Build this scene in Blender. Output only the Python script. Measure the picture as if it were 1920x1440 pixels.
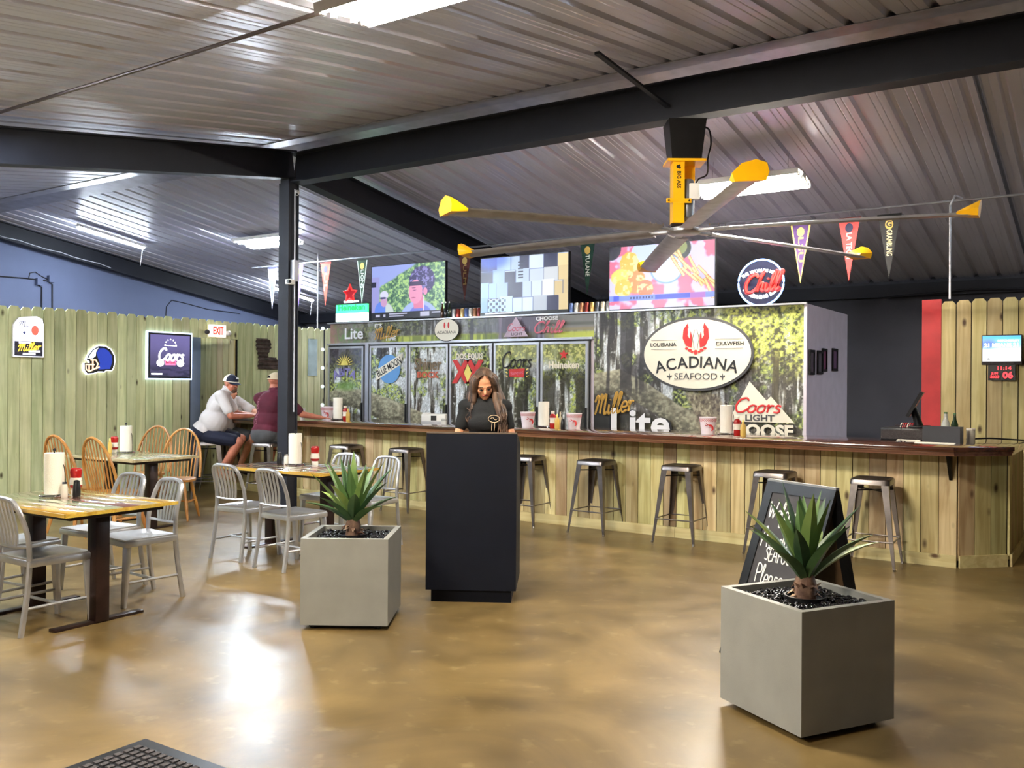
import bpy, bmesh, math, random
import numpy as np
from mathutils import Vector, Matrix, Euler, Quaternion
for o in list(bpy.data.objects): bpy.data.objects.remove(o)
SC = bpy.context.scene
COL = SC.collection
PI = math.pi
R = math.radians
random.seed(7)

# ---------------------------------------------------------------- camera
FPX, EYE, TH, ROLL = 1700.0, 1.55, R(33.5), 0.007
cam_d = bpy.data.cameras.new('camera')
cam_d.sensor_width = 36.0
cam_d.lens = 36.0 * FPX / 1920.0
cam_d.clip_end = 200
cam = bpy.data.objects.new('camera', cam_d)
COL.objects.link(cam)
cam.matrix_world = Matrix.Translation((0, 0, EYE)) @ Matrix.Rotation(TH, 4, 'Z') @ Matrix.Rotation(PI/2, 4, 'X') @ Matrix.Rotation(ROLL, 4, 'Z')
SC.camera = cam

# ---------------------------------------------------------------- light and exposure
world = bpy.data.worlds.new('world'); SC.world = world
world.use_nodes = True
world.node_tree.nodes['Background'].inputs[0].default_value = (0.05, 0.06, 0.08, 1)
world.node_tree.nodes['Background'].inputs[1].default_value = 0.3
SC.view_settings.view_transform = 'Standard'
SC.view_settings.look = 'None'
SC.view_settings.gamma = 1.0
SC.view_settings.use_curve_mapping = False
SC.view_settings.exposure = 0.45
WARM = (1.0, 0.92, 0.78)       # the lamps over the middle of the room
COOL = (0.80, 0.90, 1.0)       # the lamps on the left
TUBE_W, TUBE_C = 380.0, 480.0     # brightness of the warm and the cool tubes

# ---------------------------------------------------------------- measuring helpers (camera rays to room planes)
def ray(x, y):
    dx, dy = x-960, y-720
    u = dx*math.cos(ROLL)+dy*math.sin(ROLL); v = dy*math.cos(ROLL)-dx*math.sin(ROLL)
    X = u/FPX
    return X*math.cos(TH)-math.sin(TH), X*math.sin(TH)+math.cos(TH), -v/FPX
def pz(x, y, z):
    r = ray(x, y); k = (z-EYE)/r[2]; return (r[0]*k, r[1]*k)
def pt(x, y, t):
    r = ray(x, y); k = t/r[1]; return (r[0]*k, EYE+r[2]*k)
def ps(x, y, s):
    r = ray(x, y); k = s/r[0]; return (r[1]*k, EYE+r[2]*k)

# ---------------------------------------------------------------- colour and materials
def lin(c):
    return tuple(((v/255.0)/12.92 if v/255.0 <= 0.04045 else ((v/255.0+0.055)/1.055)**2.4) for v in c)
def L4(c): return (*lin(c), 1.0)
def newmat(name):
    m = bpy.data.materials.new(name); m.use_nodes = True
    nt = m.node_tree
    return m, nt, nt.nodes['Principled BSDF']
def mat(name, rgb, rough=0.5, metal=0.0, var=0.08, vscale=6.0, bump=0.0, bscale=60.0, coat=0.0, rgb2=None, stretch=(1, 1, 1), trans=0.0, coord='Object', ior=1.45):
    """plain surface: a base colour varied by noise, with optional fine relief"""
    m, nt, b = newmat(name)
    N, Lk = nt.nodes, nt.links
    tc = N.new('ShaderNodeTexCoord'); mp = N.new('ShaderNodeMapping'); mp.inputs['Scale'].default_value = stretch
    Lk.new(tc.outputs[coord], mp.inputs[0])
    nz = N.new('ShaderNodeTexNoise'); nz.inputs['Scale'].default_value = vscale; nz.inputs['Detail'].default_value = 5
    Lk.new(mp.outputs[0], nz.inputs[0])
    rp = N.new('ShaderNodeValToRGB')
    c = lin(rgb)
    if rgb2 is None:
        a0 = tuple(max(0, v*(1-2*var)) for v in c); a1 = tuple(min(1, v*(1+2*var)) for v in c)
    else:
        a0, a1 = c, lin(rgb2)
    rp.color_ramp.elements[0].position = 0.33; rp.color_ramp.elements[0].color = (*a0, 1)
    rp.color_ramp.elements[1].position = 0.67; rp.color_ramp.elements[1].color = (*a1, 1)
    Lk.new(nz.outputs[0], rp.inputs[0]); Lk.new(rp.outputs[0], b.inputs['Base Color'])
    b.inputs['Roughness'].default_value = rough; b.inputs['Metallic'].default_value = metal
    b.inputs['Coat Weight'].default_value = coat; b.inputs['Coat Roughness'].default_value = 0.08
    b.inputs['IOR'].default_value = ior
    if trans: b.inputs['Transmission Weight'].default_value = trans
    if bump:
        n2 = N.new('ShaderNodeTexNoise'); n2.inputs['Scale'].default_value = bscale; n2.inputs['Detail'].default_value = 4
        Lk.new(mp.outputs[0], n2.inputs[0])
        bp = N.new('ShaderNodeBump'); bp.inputs['Strength'].default_value = bump; bp.inputs['Distance'].default_value = 0.01
        Lk.new(n2.outputs[0], bp.inputs['Height']); Lk.new(bp.outputs[0], b.inputs['Normal'])
    return m
def emit(name, rgb, strength, linear=False):
    m, nt, b = newmat(name)
    c = rgb if linear else lin(rgb)
    b.inputs['Base Color'].default_value = (*[min(1, v) for v in c], 1)
    b.inputs['Emission Color'].default_value = (*c, 1); b.inputs['Emission Strength'].default_value = strength
    b.inputs['Roughness'].default_value = 0.4
    return m
def wood(name, rgb_a, rgb_b, rgb_knot, axis=2, rough=0.6, hue=1.0, grain=18.0, coat=0.0, knots=True, sat=0.25):
    """boards: long grain along one axis, knots, and every board its own tone"""
    m, nt, b = newmat(name)
    N, Lk = nt.nodes, nt.links
    tc = N.new('ShaderNodeTexCoord'); oi = N.new('ShaderNodeObjectInfo')
    off = N.new('ShaderNodeVectorMath'); off.operation = 'ADD'
    mul = N.new('ShaderNodeMath'); mul.operation = 'MULTIPLY'; mul.inputs[1].default_value = 57.0
    Lk.new(oi.outputs['Random'], mul.inputs[0])
    Lk.new(tc.outputs['Object'], off.inputs[0]); Lk.new(mul.outputs[0], off.inputs[1])
    st = [1.0, 1.0, 1.0]; st[axis] = 0.07
    mp = N.new('ShaderNodeMapping'); mp.inputs['Scale'].default_value = st; Lk.new(off.outputs[0], mp.inputs[0])
    nz = N.new('ShaderNodeTexNoise'); nz.inputs['Scale'].default_value = grain; nz.inputs['Detail'].default_value = 6; nz.inputs['Distortion'].default_value = 0.6
    Lk.new(mp.outputs[0], nz.inputs[0])
    rp = N.new('ShaderNodeValToRGB'); rp.color_ramp.elements[0].position = 0.34; rp.color_ramp.elements[0].color = L4(rgb_b)
    rp.color_ramp.elements[1].position = 0.62; rp.color_ramp.elements[1].color = L4(rgb_a)
    Lk.new(nz.outputs[0], rp.inputs[0])
    col = rp.outputs[0]
    if knots:
        st2 = [1.0, 1.0, 1.0]; st2[axis] = 0.5
        mp2 = N.new('ShaderNodeMapping'); mp2.inputs['Scale'].default_value = st2; Lk.new(off.outputs[0], mp2.inputs[0])
        vo = N.new('ShaderNodeTexVoronoi'); vo.inputs['Scale'].default_value = 4.6; Lk.new(mp2.outputs[0], vo.inputs[0])
        kr = N.new('ShaderNodeValToRGB'); kr.color_ramp.elements[0].position = 0.045; kr.color_ramp.elements[0].color = (1, 1, 1, 1)
        kr.color_ramp.elements[1].position = 0.13; kr.color_ramp.elements[1].color = (0, 0, 0, 1)
        Lk.new(vo.outputs['Distance'], kr.inputs[0])
        kx = N.new('ShaderNodeMix'); kx.data_type = 'RGBA'; Lk.new(kr.outputs[0], kx.inputs['Factor'])
        Lk.new(col, kx.inputs[6]); kx.inputs[7].default_value = L4(rgb_knot); col = kx.outputs[2]
        # broad stains
        n3 = N.new('ShaderNodeTexNoise'); n3.inputs['Scale'].default_value = 2.2; n3.inputs['Detail'].default_value = 3; Lk.new(off.outputs[0], n3.inputs[0])
        r3 = N.new('ShaderNodeValToRGB'); r3.color_ramp.elements[0].position = 0.3; r3.color_ramp.elements[0].color = (0.72, 0.72, 0.70, 1)
        r3.color_ramp.elements[1].position = 0.55; r3.color_ramp.elements[1].color = (1, 1, 1, 1); Lk.new(n3.outputs[0], r3.inputs[0])
        mx = N.new('ShaderNodeMix'); mx.data_type = 'RGBA'; mx.blend_type = 'MULTIPLY'; mx.inputs['Factor'].default_value = 0.6
        Lk.new(col, mx.inputs[6]); Lk.new(r3.outputs[0], mx.inputs[7]); col = mx.outputs[2]
    hs = N.new('ShaderNodeHueSaturation')
    mr = N.new('ShaderNodeMapRange'); mr.inputs['To Min'].default_value = 1-0.24*hue; mr.inputs['To Max'].default_value = 1+0.10*hue
    Lk.new(oi.outputs['Random'], mr.inputs[0]); Lk.new(mr.outputs[0], hs.inputs['Value'])
    m2 = N.new('ShaderNodeMath'); m2.operation = 'MULTIPLY'; m2.inputs[1].default_value = 13.7; Lk.new(oi.outputs['Random'], m2.inputs[0])
    m3 = N.new('ShaderNodeMath'); m3.operation = 'FRACT'; Lk.new(m2.outputs[0], m3.inputs[0])
    mh = N.new('ShaderNodeMapRange'); mh.inputs['To Min'].default_value = 0.5-0.022*hue; mh.inputs['To Max'].default_value = 0.5+0.016*hue
    Lk.new(m3.outputs[0], mh.inputs[0]); Lk.new(mh.outputs[0], hs.inputs['Hue'])
    Lk.new(col, hs.inputs['Color']); Lk.new(hs.outputs[0], b.inputs['Base Color'])
    b.inputs['Roughness'].default_value = rough; b.inputs['Coat Weight'].default_value = coat; b.inputs['Coat Roughness'].default_value = 0.06
    bp = N.new('ShaderNodeBump'); bp.inputs['Strength'].default_value = 0.15; bp.inputs['Distance'].default_value = 0.004
    Lk.new(nz.outputs[0], bp.inputs['Height']); Lk.new(bp.outputs[0], b.inputs['Normal'])
    return m
def attr_mat(name, rough=0.45, emission=0.0, coat=0.0):
    """print or screen whose picture is stored point by point"""
    m, nt, b = newmat(name)
    a = nt.nodes.new('ShaderNodeAttribute'); a.attribute_name = 'paint'
    if emission:
        b.inputs['Base Color'].default_value = (0.01, 0.01, 0.01, 1)
        nt.links.new(a.outputs['Color'], b.inputs['Emission Color']); b.inputs['Emission Strength'].default_value = emission
    else:
        nt.links.new(a.outputs['Color'], b.inputs['Base Color'])
    b.inputs['Roughness'].default_value = rough; b.inputs['Coat Weight'].default_value = coat
    return m

M = {}
M['fence_green'] = wood('fence_green', (222, 224, 176), (192, 198, 146), (74, 62, 34))
M['fence_tan'] = wood('fence_tan', (214, 200, 142), (190, 172, 112), (84, 62, 34))
M['bar_wood'] = wood('bar_wood', (216, 200, 146), (180, 158, 104), (80, 56, 30), hue=1.5)
M['bar_rail'] = wood('bar_rail', (222, 208, 152), (200, 180, 124), (96, 66, 36), axis=0, hue=0.4)
M['bar_top'] = wood('bar_top', (92, 54, 34), (58, 32, 20), (30, 16, 10), axis=0, rough=0.12, coat=1.0, hue=0.2, knots=False)
M['oak'] = wood('oak', (196, 140, 72), (166, 108, 50), (90, 50, 20), rough=0.35, coat=0.3, hue=0.2, grain=30, knots=False)
M['dark_gap'] = mat('dark_gap', (26, 24, 20), 0.9)
M['steel_dark'] = mat('steel_dark', (24, 26, 36), 0.65, 0.0, var=0.05)
M['grey_wall'] = mat('grey_wall', (98, 107, 136), 0.75, var=0.04, vscale=0.8)
M['charcoal_wall'] = mat('charcoal_wall', (70, 70, 78), 0.8, var=0.06, vscale=1.2, bump=0.2, bscale=30)
M['white_panel'] = mat('white_panel', (205, 196, 208), 0.45, var=0.03)
M['red_paint'] = mat('red_paint', (186, 44, 48), 0.5, var=0.05)
M['aluminium'] = mat('aluminium', (196, 196, 198), 0.33, 0.75, var=0.04, vscale=12)
M['gunmetal'] = mat('gunmetal', (124, 117, 114), 0.32, 0.9, var=0.10, vscale=9)
M['silver_frame'] = mat('silver_frame', (190, 192, 200), 0.3, 0.7, var=0.03)
M['black_metal'] = mat('black_metal', (20, 18, 18), 0.4, 0.3, var=0.1)
M['brown_metal'] = mat('brown_metal', (42, 26, 22), 0.4, 0.3, var=0.2, vscale=10)
M['black_plastic'] = mat('black_plastic', (18, 18, 20), 0.35, var=0.1)
M['stand_navy'] = mat('stand_navy', (6, 10, 22), 0.6, var=0.06); M['stand_navy'].node_tree.nodes['Principled BSDF'].inputs['Specular IOR Level'].default_value = 0.22
M['planter_grey'] = mat('planter_grey', (146, 145, 138), 0.42, var=0.03, bump=0.08, bscale=200)
M['white_plastic'] = mat('white_plastic', (228, 226, 222), 0.4, var=0.02)
M['paper'] = mat('paper', (238, 232, 218), 0.85, var=0.02, bump=0.3, bscale=120)
M['ketchup'] = mat('ketchup', (160, 22, 18), 0.3, var=0.1)
M['label_white'] = mat('label_white', (225, 215, 200), 0.5, var=0.02)
M['mustard'] = mat('mustard', (214, 176, 90), 0.35, var=0.05)
M['chrome'] = mat('chrome', (210, 210, 214), 0.12, 1.0, var=0.03)
M['yellow'] = mat('yellow', (240, 176, 12), 0.35, var=0.03)
M['fan_blade'] = mat('fan_blade', (168, 168, 174), 0.38, 0.4, var=0.08, vscale=8)
M['skin'] = mat('skin', (214, 150, 118), 0.5, var=0.06, vscale=14)
M['skin_red'] = mat('skin_red', (190, 118, 94), 0.5, var=0.08, vscale=12)
M['hair_brown'] = mat('hair_brown', (40, 27, 22), 0.6, var=0.0, rgb2=(104, 78, 60), vscale=26, stretch=(1, 1, 0.12))
M['black_cloth'] = mat('black_cloth', (9, 10, 13), 0.85, var=0.1, bump=0.2, bscale=90)
M['white_cloth'] = mat('white_cloth', (214, 208, 208), 0.85, var=0.03, bump=0.25, bscale=12)
M['maroon_cloth'] = mat('maroon_cloth', (82, 22, 40), 0.85, var=0.1, bump=0.25, bscale=14)
M['navy_cloth'] = mat('navy_cloth', (22, 26, 46), 0.85, var=0.12, bump=0.25, bscale=16)
M['grey_cloth'] = mat('grey_cloth', (74, 74, 76), 0.85, var=0.1, bump=0.25, bscale=16)
M['tan_cloth'] = mat('tan_cloth', (214, 194, 162), 0.85, var=0.05)
M['stone_black'] = mat('stone_black', (16, 14, 20), 0.06, 0.0, var=0.2, vscale=30, ior=1.7)
M['dark_soil'] = mat('dark_soil', (16, 14, 14), 0.9)
M['glass'] = mat('glass', (200, 215, 210), 0.03, trans=0.9, var=0.0)
M['rubber'] = mat('rubber', (62, 56, 56), 0.8, var=0.15, vscale=90, bump=0.5, bscale=160)
M['chalk'] = mat('chalk', (236, 236, 232), 0.9, var=0.02)
M['slate'] = mat('slate', (58, 56, 58), 0.6, var=0.08)
M['sign_brown'] = mat('sign_brown', (84, 62, 40), 0.55, var=0.08)
M['conduit'] = mat('conduit', (150, 152, 160), 0.4, 0.6, var=0.05)
M['cable'] = mat('cable', (28, 30, 38), 0.5)
M['cable_white'] = mat('cable_white', (196, 196, 204), 0.5)
M['print_black'] = mat('print_black', (20, 20, 22), 0.5)
M['print_white'] = mat('print_white', (232, 232, 236), 0.5, var=0.01)
M['print_red'] = mat('print_red', (196, 44, 44), 0.5, var=0.04)
M['print_pink'] = mat('print_pink', (206, 110, 130), 0.5, var=0.02)
M['print_gold'] = mat('print_gold', (178, 138, 60), 0.4, var=0.08)
M['print_cream'] = mat('print_cream', (226, 220, 204), 0.5, var=0.01)
M['print_blue'] = mat('print_blue', (96, 150, 206), 0.5, var=0.02)
M['print_yellow'] = mat('print_yellow', (232, 212, 110), 0.5, var=0.02)
M['print_purple'] = mat('print_purple', (128, 122, 178), 0.5, var=0.06)
M['print_grey'] = mat('print_grey', (70, 70, 72), 0.5, var=0.02)

# ribbed sheet of the roof
def ceiling_mat(name, rgb, metal, rough):
    m = mat(name, rgb, rough, metal, var=0.05, vscale=1.0, stretch=(3, 0.25, 1))
    return m
M['ceil'] = ceiling_mat('roof_sheet', (206, 206, 218), 0.35, 0.38)

def floor_mat():
    m, nt, b = newmat('polished_concrete')
    N, Lk = nt.nodes, nt.links
    tc = N.new('ShaderNodeTexCoord')
    n1 = N.new('ShaderNodeTexNoise'); n1.inputs['Scale'].default_value = 0.75; n1.inputs['Detail'].default_value = 8; n1.inputs['Roughness'].default_value = 0.62; n1.inputs['Distortion'].default_value = 0.7
    Lk.new(tc.outputs['Object'], n1.inputs[0])
    r1 = N.new('ShaderNodeValToRGB'); e = r1.color_ramp.elements
    e[0].position = 0.30; e[0].color = L4((80, 65, 40)); e[1].position = 0.70; e[1].color = L4((142, 117, 72))
    x = e.new(0.5); x.color = L4((114, 93, 55))
    Lk.new(n1.outputs[0], r1.inputs[0])
    n2 = N.new('ShaderNodeTexNoise'); n2.inputs['Scale'].default_value = 3.4; n2.inputs['Detail'].default_value = 8; n2.inputs['Distortion'].default_value = 0.25
    Lk.new(tc.outputs['Object'], n2.inputs[0])
    r2 = N.new('ShaderNodeValToRGB'); r2.color_ramp.elements[0].position = 0.3; r2.color_ramp.elements[0].color = (0.74, 0.74, 0.74, 1)
    r2.color_ramp.elements[1].position = 0.6; r2.color_ramp.elements[1].color = (1.05, 1.05, 1.05, 1); Lk.new(n2.outputs[0], r2.inputs[0])
    mx = N.new('ShaderNodeMix'); mx.data_type = 'RGBA'; mx.blend_type = 'MULTIPLY'; mx.inputs['Factor'].default_value = 0.7
    Lk.new(r1.outputs[0], mx.inputs[6]); Lk.new(r2.outputs[0], mx.inputs[7])
    # pale scuffs
    n3 = N.new('ShaderNodeTexNoise'); n3.inputs['Scale'].default_value = 8; n3.inputs['Detail'].default_value = 6; Lk.new(tc.outputs['Object'], n3.inputs[0])
    r3 = N.new('ShaderNodeValToRGB'); r3.color_ramp.elements[0].position = 0.60; r3.color_ramp.elements[0].color = (0, 0, 0, 1)
    r3.color_ramp.elements[1].position = 0.82; r3.color_ramp.elements[1].color = (0.30, 0.30, 0.30, 1); Lk.new(n3.outputs[0], r3.inputs[0])
    m2 = N.new('ShaderNodeMix'); m2.data_type = 'RGBA'; Lk.new(r3.outputs[0], m2.inputs['Factor']); Lk.new(mx.outputs[2], m2.inputs[6]); m2.inputs[7].default_value = L4((204, 182, 130))
    # hairline cracks
    nd = N.new('ShaderNodeTexNoise'); nd.inputs['Scale'].default_value = 1.3; nd.inputs['Detail'].default_value = 6; Lk.new(tc.outputs['Object'], nd.inputs[0])
    va = N.new('ShaderNodeVectorMath'); va.operation = 'ADD'; Lk.new(tc.outputs['Object'], va.inputs[0]); Lk.new(nd.outputs['Color'], va.inputs[1])
    vo = N.new('ShaderNodeTexVoronoi'); vo.feature = 'DISTANCE_TO_EDGE'; vo.inputs['Scale'].default_value = 0.42; Lk.new(va.outputs[0], vo.inputs[0])
    r4 = N.new('ShaderNodeValToRGB'); r4.color_ramp.elements[0].position = 0.0; r4.color_ramp.elements[0].color = (0.0, 0.0, 0.0, 1)
    r4.color_ramp.elements[1].position = 0.0022; r4.color_ramp.elements[1].color = (0, 0, 0, 1); Lk.new(vo.outputs['Distance'], r4.inputs[0])
    m4 = N.new('ShaderNodeMix'); m4.data_type = 'RGBA'; Lk.new(r4.outputs[0], m4.inputs['Factor']); Lk.new(m2.outputs[2], m4.inputs[6]); m4.inputs[7].default_value = L4((84, 64, 40))
    Lk.new(m4.outputs[2], b.inputs['Base Color'])
    rr = N.new('ShaderNodeMapRange'); rr.inputs['To Min'].default_value = 0.24; rr.inputs['To Max'].default_value = 0.44; Lk.new(n2.outputs[0], rr.inputs[0])
    Lk.new(rr.outputs[0], b.inputs['Roughness'])
    b.inputs['IOR'].default_value = 1.55
    bp = N.new('ShaderNodeBump'); bp.inputs['Strength'].default_value = 0.12; bp.inputs['Distance'].default_value = 0.01
    n5 = N.new('ShaderNodeTexNoise'); n5.inputs['Scale'].default_value = 3.0; n5.inputs['Detail'].default_value = 3; Lk.new(tc.outputs['Object'], n5.inputs[0])
    Lk.new(n5.outputs[0], bp.inputs['Height']); Lk.new(bp.outputs[0], b.inputs['Normal'])
    return m
M['floor'] = floor_mat()

# ---------------------------------------------------------------- object helpers
def prop(o, label=None, cat=None, group=None, kind=None):
    if label: o['label'] = label
    if cat: o['category'] = cat
    if group: o['group'] = group
    if kind: o['kind'] = kind
    return o
def empty(name, loc=(0, 0, 0), rz=0.0, label=None, cat=None, group=None, kind=None, rot=None):
    o = bpy.data.objects.new(name, None); COL.objects.link(o)
    o.location = loc; o.rotation_euler = rot if rot else (0, 0, rz); o.empty_display_size = 0.1
    return prop(o, label, cat, group, kind)
def link(name, me, material=None, parent=None, loc=None, rot=None, mtx=None):
    o = bpy.data.objects.new(name, me); COL.objects.link(o)
    if material is not None and not me.materials: me.materials.append(material)
    if parent is not None: o.parent = parent
    if mtx is not None: o.matrix_local = mtx
    if loc is not None: o.location = loc
    if rot is not None: o.rotation_euler = rot
    return o
def kids(o): return [c for c in bpy.data.objects if c.parent == o]
def copy_tree(o, loc=None, rz=None, label=None, group=None, parent=None, kidmap=None):
    if kidmap is None:
        kidmap = {}
        for c in bpy.data.objects:
            if c.parent: kidmap.setdefault(c.parent.name, []).append(c)
    c = o.copy(); COL.objects.link(c)
    if parent is not None: c.parent = parent
    for k in kidmap.get(o.name, []): copy_tree(k, parent=c, kidmap=kidmap)
    if loc is not None: c.location = loc
    if rz is not None: c.rotation_euler = (0, 0, rz)
    if label: c['label'] = label
    if group: c['group'] = group
    return c

class MB:
    def __init__(s): s.v = []; s.f = []
    def add(s, vs, fs):
        n = len(s.v); s.v += [tuple(v) for v in vs]; s.f += [tuple(i+n for i in f) for f in fs]; return s
    def box(s, x0, x1, y0, y1, z0, z1, mtx=None):
        vs = [(x, y, z) for z in (z0, z1) for x, y in ((x0, y0), (x1, y0), (x1, y1), (x0, y1))]
        if mtx is not None: vs = [mtx @ Vector(v) for v in vs]
        return s.add(vs, [(3, 2, 1, 0), (4, 5, 6, 7), (0, 1, 5, 4), (1, 2, 6, 5), (2, 3, 7, 6), (3, 0, 4, 7)])
    def prism(s, pts, h0, h1, mtx=None, taper=1.0):
        """polygon in xy (counter-clockwise) pulled along z"""
        n = len(pts); cx = sum(p[0] for p in pts)/n; cy = sum(p[1] for p in pts)/n
        vs = [(x, y, h0) for x, y in pts]+[(cx+(x-cx)*taper, cy+(y-cy)*taper, h1) for x, y in pts]
        if mtx is not None: vs = [mtx @ Vector(v) for v in vs]
        return s.add(vs, [tuple(range(n-1, -1, -1)), tuple(range(n, 2*n))]+[(i, (i+1) % n, n+(i+1) % n, n+i) for i in range(n)])
    def lathe(s, prof, n=16, c=(0, 0, 0), mtx=None):
        """profile of (radius, z) turned about z"""
        vs = []
        for r, z in prof:
            for k in range(n):
                a = 2*PI*k/n; vs.append((c[0]+r*math.cos(a), c[1]+r*math.sin(a), c[2]+z))
        fs = [(i*n+k, i*n+(k+1) % n, (i+1)*n+(k+1) % n, (i+1)*n+k) for i in range(len(prof)-1) for k in range(n)]
        fs += [tuple(range(n-1, -1, -1)), tuple((len(prof)-1)*n+k for k in range(n))]
        if mtx is not None: vs = [mtx @ Vector(v) for v in vs]
        return s.add(vs, fs)
    def tube(s, pts, r, n=8, flat=1.0, up=(0, 0, 1), closed=False, shape=None):
        """tube along points; r one radius or one per point; flat squeezes it across 'up'"""
        pts = [Vector(p) for p in pts]; m = len(pts)
        rs = r if isinstance(r, (list, tuple)) else [r]*m
        up = Vector(up); vs = []; fs = []
        for i, p in enumerate(pts):
            if closed: t = (pts[(i+1) % m]-pts[i-1])
            else: t = pts[min(i+1, m-1)]-pts[max(i-1, 0)]
            t.normalize()
            a = t.cross(up)
            if a.length < 1e-3: a = t.cross(Vector((1, 0.13, 0)))
            a.normalize(); b = a.cross(t).normalized()
            for k in range(n):
                if shape == 'box':
                    q = ((1, 1), (-1, 1), (-1, -1), (1, -1))[k]
                    vs.append(p+a*(rs[i]*q[0])+b*(rs[i]*flat*q[1]))
                else:
                    w = 2*PI*k/n; vs.append(p+a*(rs[i]*math.cos(w))+b*(rs[i]*flat*math.sin(w)))
        e = m if closed else m-1
        for i in range(e):
            j = (i+1) % m
            fs += [(i*n+k, i*n+(k+1) % n, j*n+(k+1) % n, j*n+k) for k in range(n)]
        if not closed: fs += [tuple(range(n-1, -1, -1)), tuple((m-1)*n+k for k in range(n))]
        return s.add(vs, fs)
    def bar(s, pts, hw, flat=1.0, up=(0, 0, 1)): return s.tube(pts, hw, n=4, flat=flat, up=up, shape='box')
    def ell(s, c, r, n=14, m=9, mtx=None):
        vs = []; c = Vector(c)
        for i in range(m+1):
            a = PI*i/m-PI/2
            for k in range(n):
                w = 2*PI*k/n
                v = Vector((r[0]*math.cos(a)*math.cos(w), r[1]*math.cos(a)*math.sin(w), r[2]*math.sin(a)))
                if mtx is not None: v = mtx @ v
                vs.append(c+v)
        fs = [(i*n+k, i*n+(k+1) % n, (i+1)*n+(k+1) % n, (i+1)*n+k) for i in range(m) for k in range(n)]
        return s.add(vs, fs)
    def cap(s, a, b, ra, rb, n=12, flat=1.0, up=(0, 0, 1)):
        a = Vector(a); b = Vector(b); d = b-a; L = d.length
        if L < 1e-5: return s.ell(a, (ra, ra, ra))
        d.normalize(); pts = []; rs = []
        for k in range(5):
            w = PI/2*k/4.5; pts.append(a-d*ra*math.cos(w)); rs.append(max(ra*math.sin(w), ra*0.02))
        pts.append(a); rs.append(ra); pts.append(b); rs.append(rb)
        for k in range(4, -1, -1):
            w = PI/2*k/4.5; pts.append(b+d*rb*math.cos(w)); rs.append(max(rb*math.sin(w), rb*0.02))
        return s.tube(pts, rs, n=n, flat=flat, up=up)
    def mesh(s, name='mesh', smooth=False, weld=False):
        me = bpy.data.meshes.new(name); me.from_pydata(s.v, [], s.f)
        bm = bmesh.new(); bm.from_mesh(me)
        if weld: bmesh.ops.remove_doubles(bm, verts=bm.verts, dist=1e-5)
        bmesh.ops.recalc_face_normals(bm, faces=bm.faces)
        bm.to_mesh(me); bm.free()
        if smooth:
            me.polygons.foreach_set('use_smooth', [True]*len(me.polygons))
            try: me.set_sharp_from_angle(angle=R(42))
            except Exception: pass
        me.update(); return me
    def build(s, name, material, parent=None, smooth=False, bevel=0.0, **kw):
        me = s.mesh(name, smooth, weld=bevel > 0)
        if bevel:
            bm = bmesh.new(); bm.from_mesh(me)
            bmesh.ops.bevel(bm, geom=[e for e in bm.edges if e.calc_face_angle(0) > 0.5], offset=bevel, segments=2, profile=0.5, affect='EDGES')
            bm.to_mesh(me); bm.free()
            me.polygons.foreach_set('use_smooth', [True]*len(me.polygons))
            try: me.set_sharp_from_angle(angle=R(38))
            except Exception: pass
        return link(name, me, material, parent, **kw)

def remesh(mb, voxel, smooth=6, factor=0.6):
    """one continuous skin round overlapping closed shapes"""
    me = mb.mesh('tmp'); o = bpy.data.objects.new('tmp', me); COL.objects.link(o)
    a = o.modifiers.new('r', 'REMESH'); a.mode = 'VOXEL'; a.voxel_size = voxel; a.use_smooth_shade = True
    b = o.modifiers.new('s', 'SMOOTH'); b.iterations = smooth; b.factor = factor
    dg = bpy.context.evaluated_depsgraph_get(); dg.update()
    out = bpy.data.meshes.new_from_object(o.evaluated_get(dg))
    bpy.data.objects.remove(o); bpy.data.meshes.remove(me)
    return out

FACE_T = Matrix(((1, 0, 0, 0), (0, 0, -1, 0), (0, 1, 0, 0), (0, 0, 0, 1)))      # picture plane facing -y, x right, y up
FACE_S = Matrix(((0, 0, 1, 0), (1, 0, 0, 0), (0, 1, 0, 0), (0, 0, 0, 1)))       # picture plane facing +x, x -> +y, y up
def T(x, y, z): return Matrix.Translation((x, y, z))
def textmesh(s, size=0.1, depth=0.001, bold=0.0, shear=0.0, sx=1.0, spacing=1.0, align='CENTER'):
    cu = bpy.data.curves.new('t', 'FONT'); cu.body = s; cu.size = size; cu.extrude = depth; cu.offset = bold
    cu.align_x = align; cu.align_y = 'CENTER'; cu.shear = shear; cu.space_character = spacing; cu.resolution_u = 3
    o = bpy.data.objects.new('t', cu); COL.objects.link(o)
    dg = bpy.context.evaluated_depsgraph_get(); dg.update()
    me = bpy.data.meshes.new_from_object(o.evaluated_get(dg))
    bpy.data.objects.remove(o); bpy.data.curves.remove(cu)
    if sx != 1.0:
        me.transform(Matrix.Diagonal((sx, 1, 1, 1)))
    return me
def text(s, mtx, material, parent=None, name='lettering', width=None, **kw):
    me = textmesh(s, **kw)
    if width:
        xs = [v.co.x for v in me.vertices]; w = max(xs)-min(xs)
        me.transform(Matrix.Diagonal((width/w, 1, 1, 1)))
    return link(name, me, material, parent, mtx=mtx)
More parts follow.
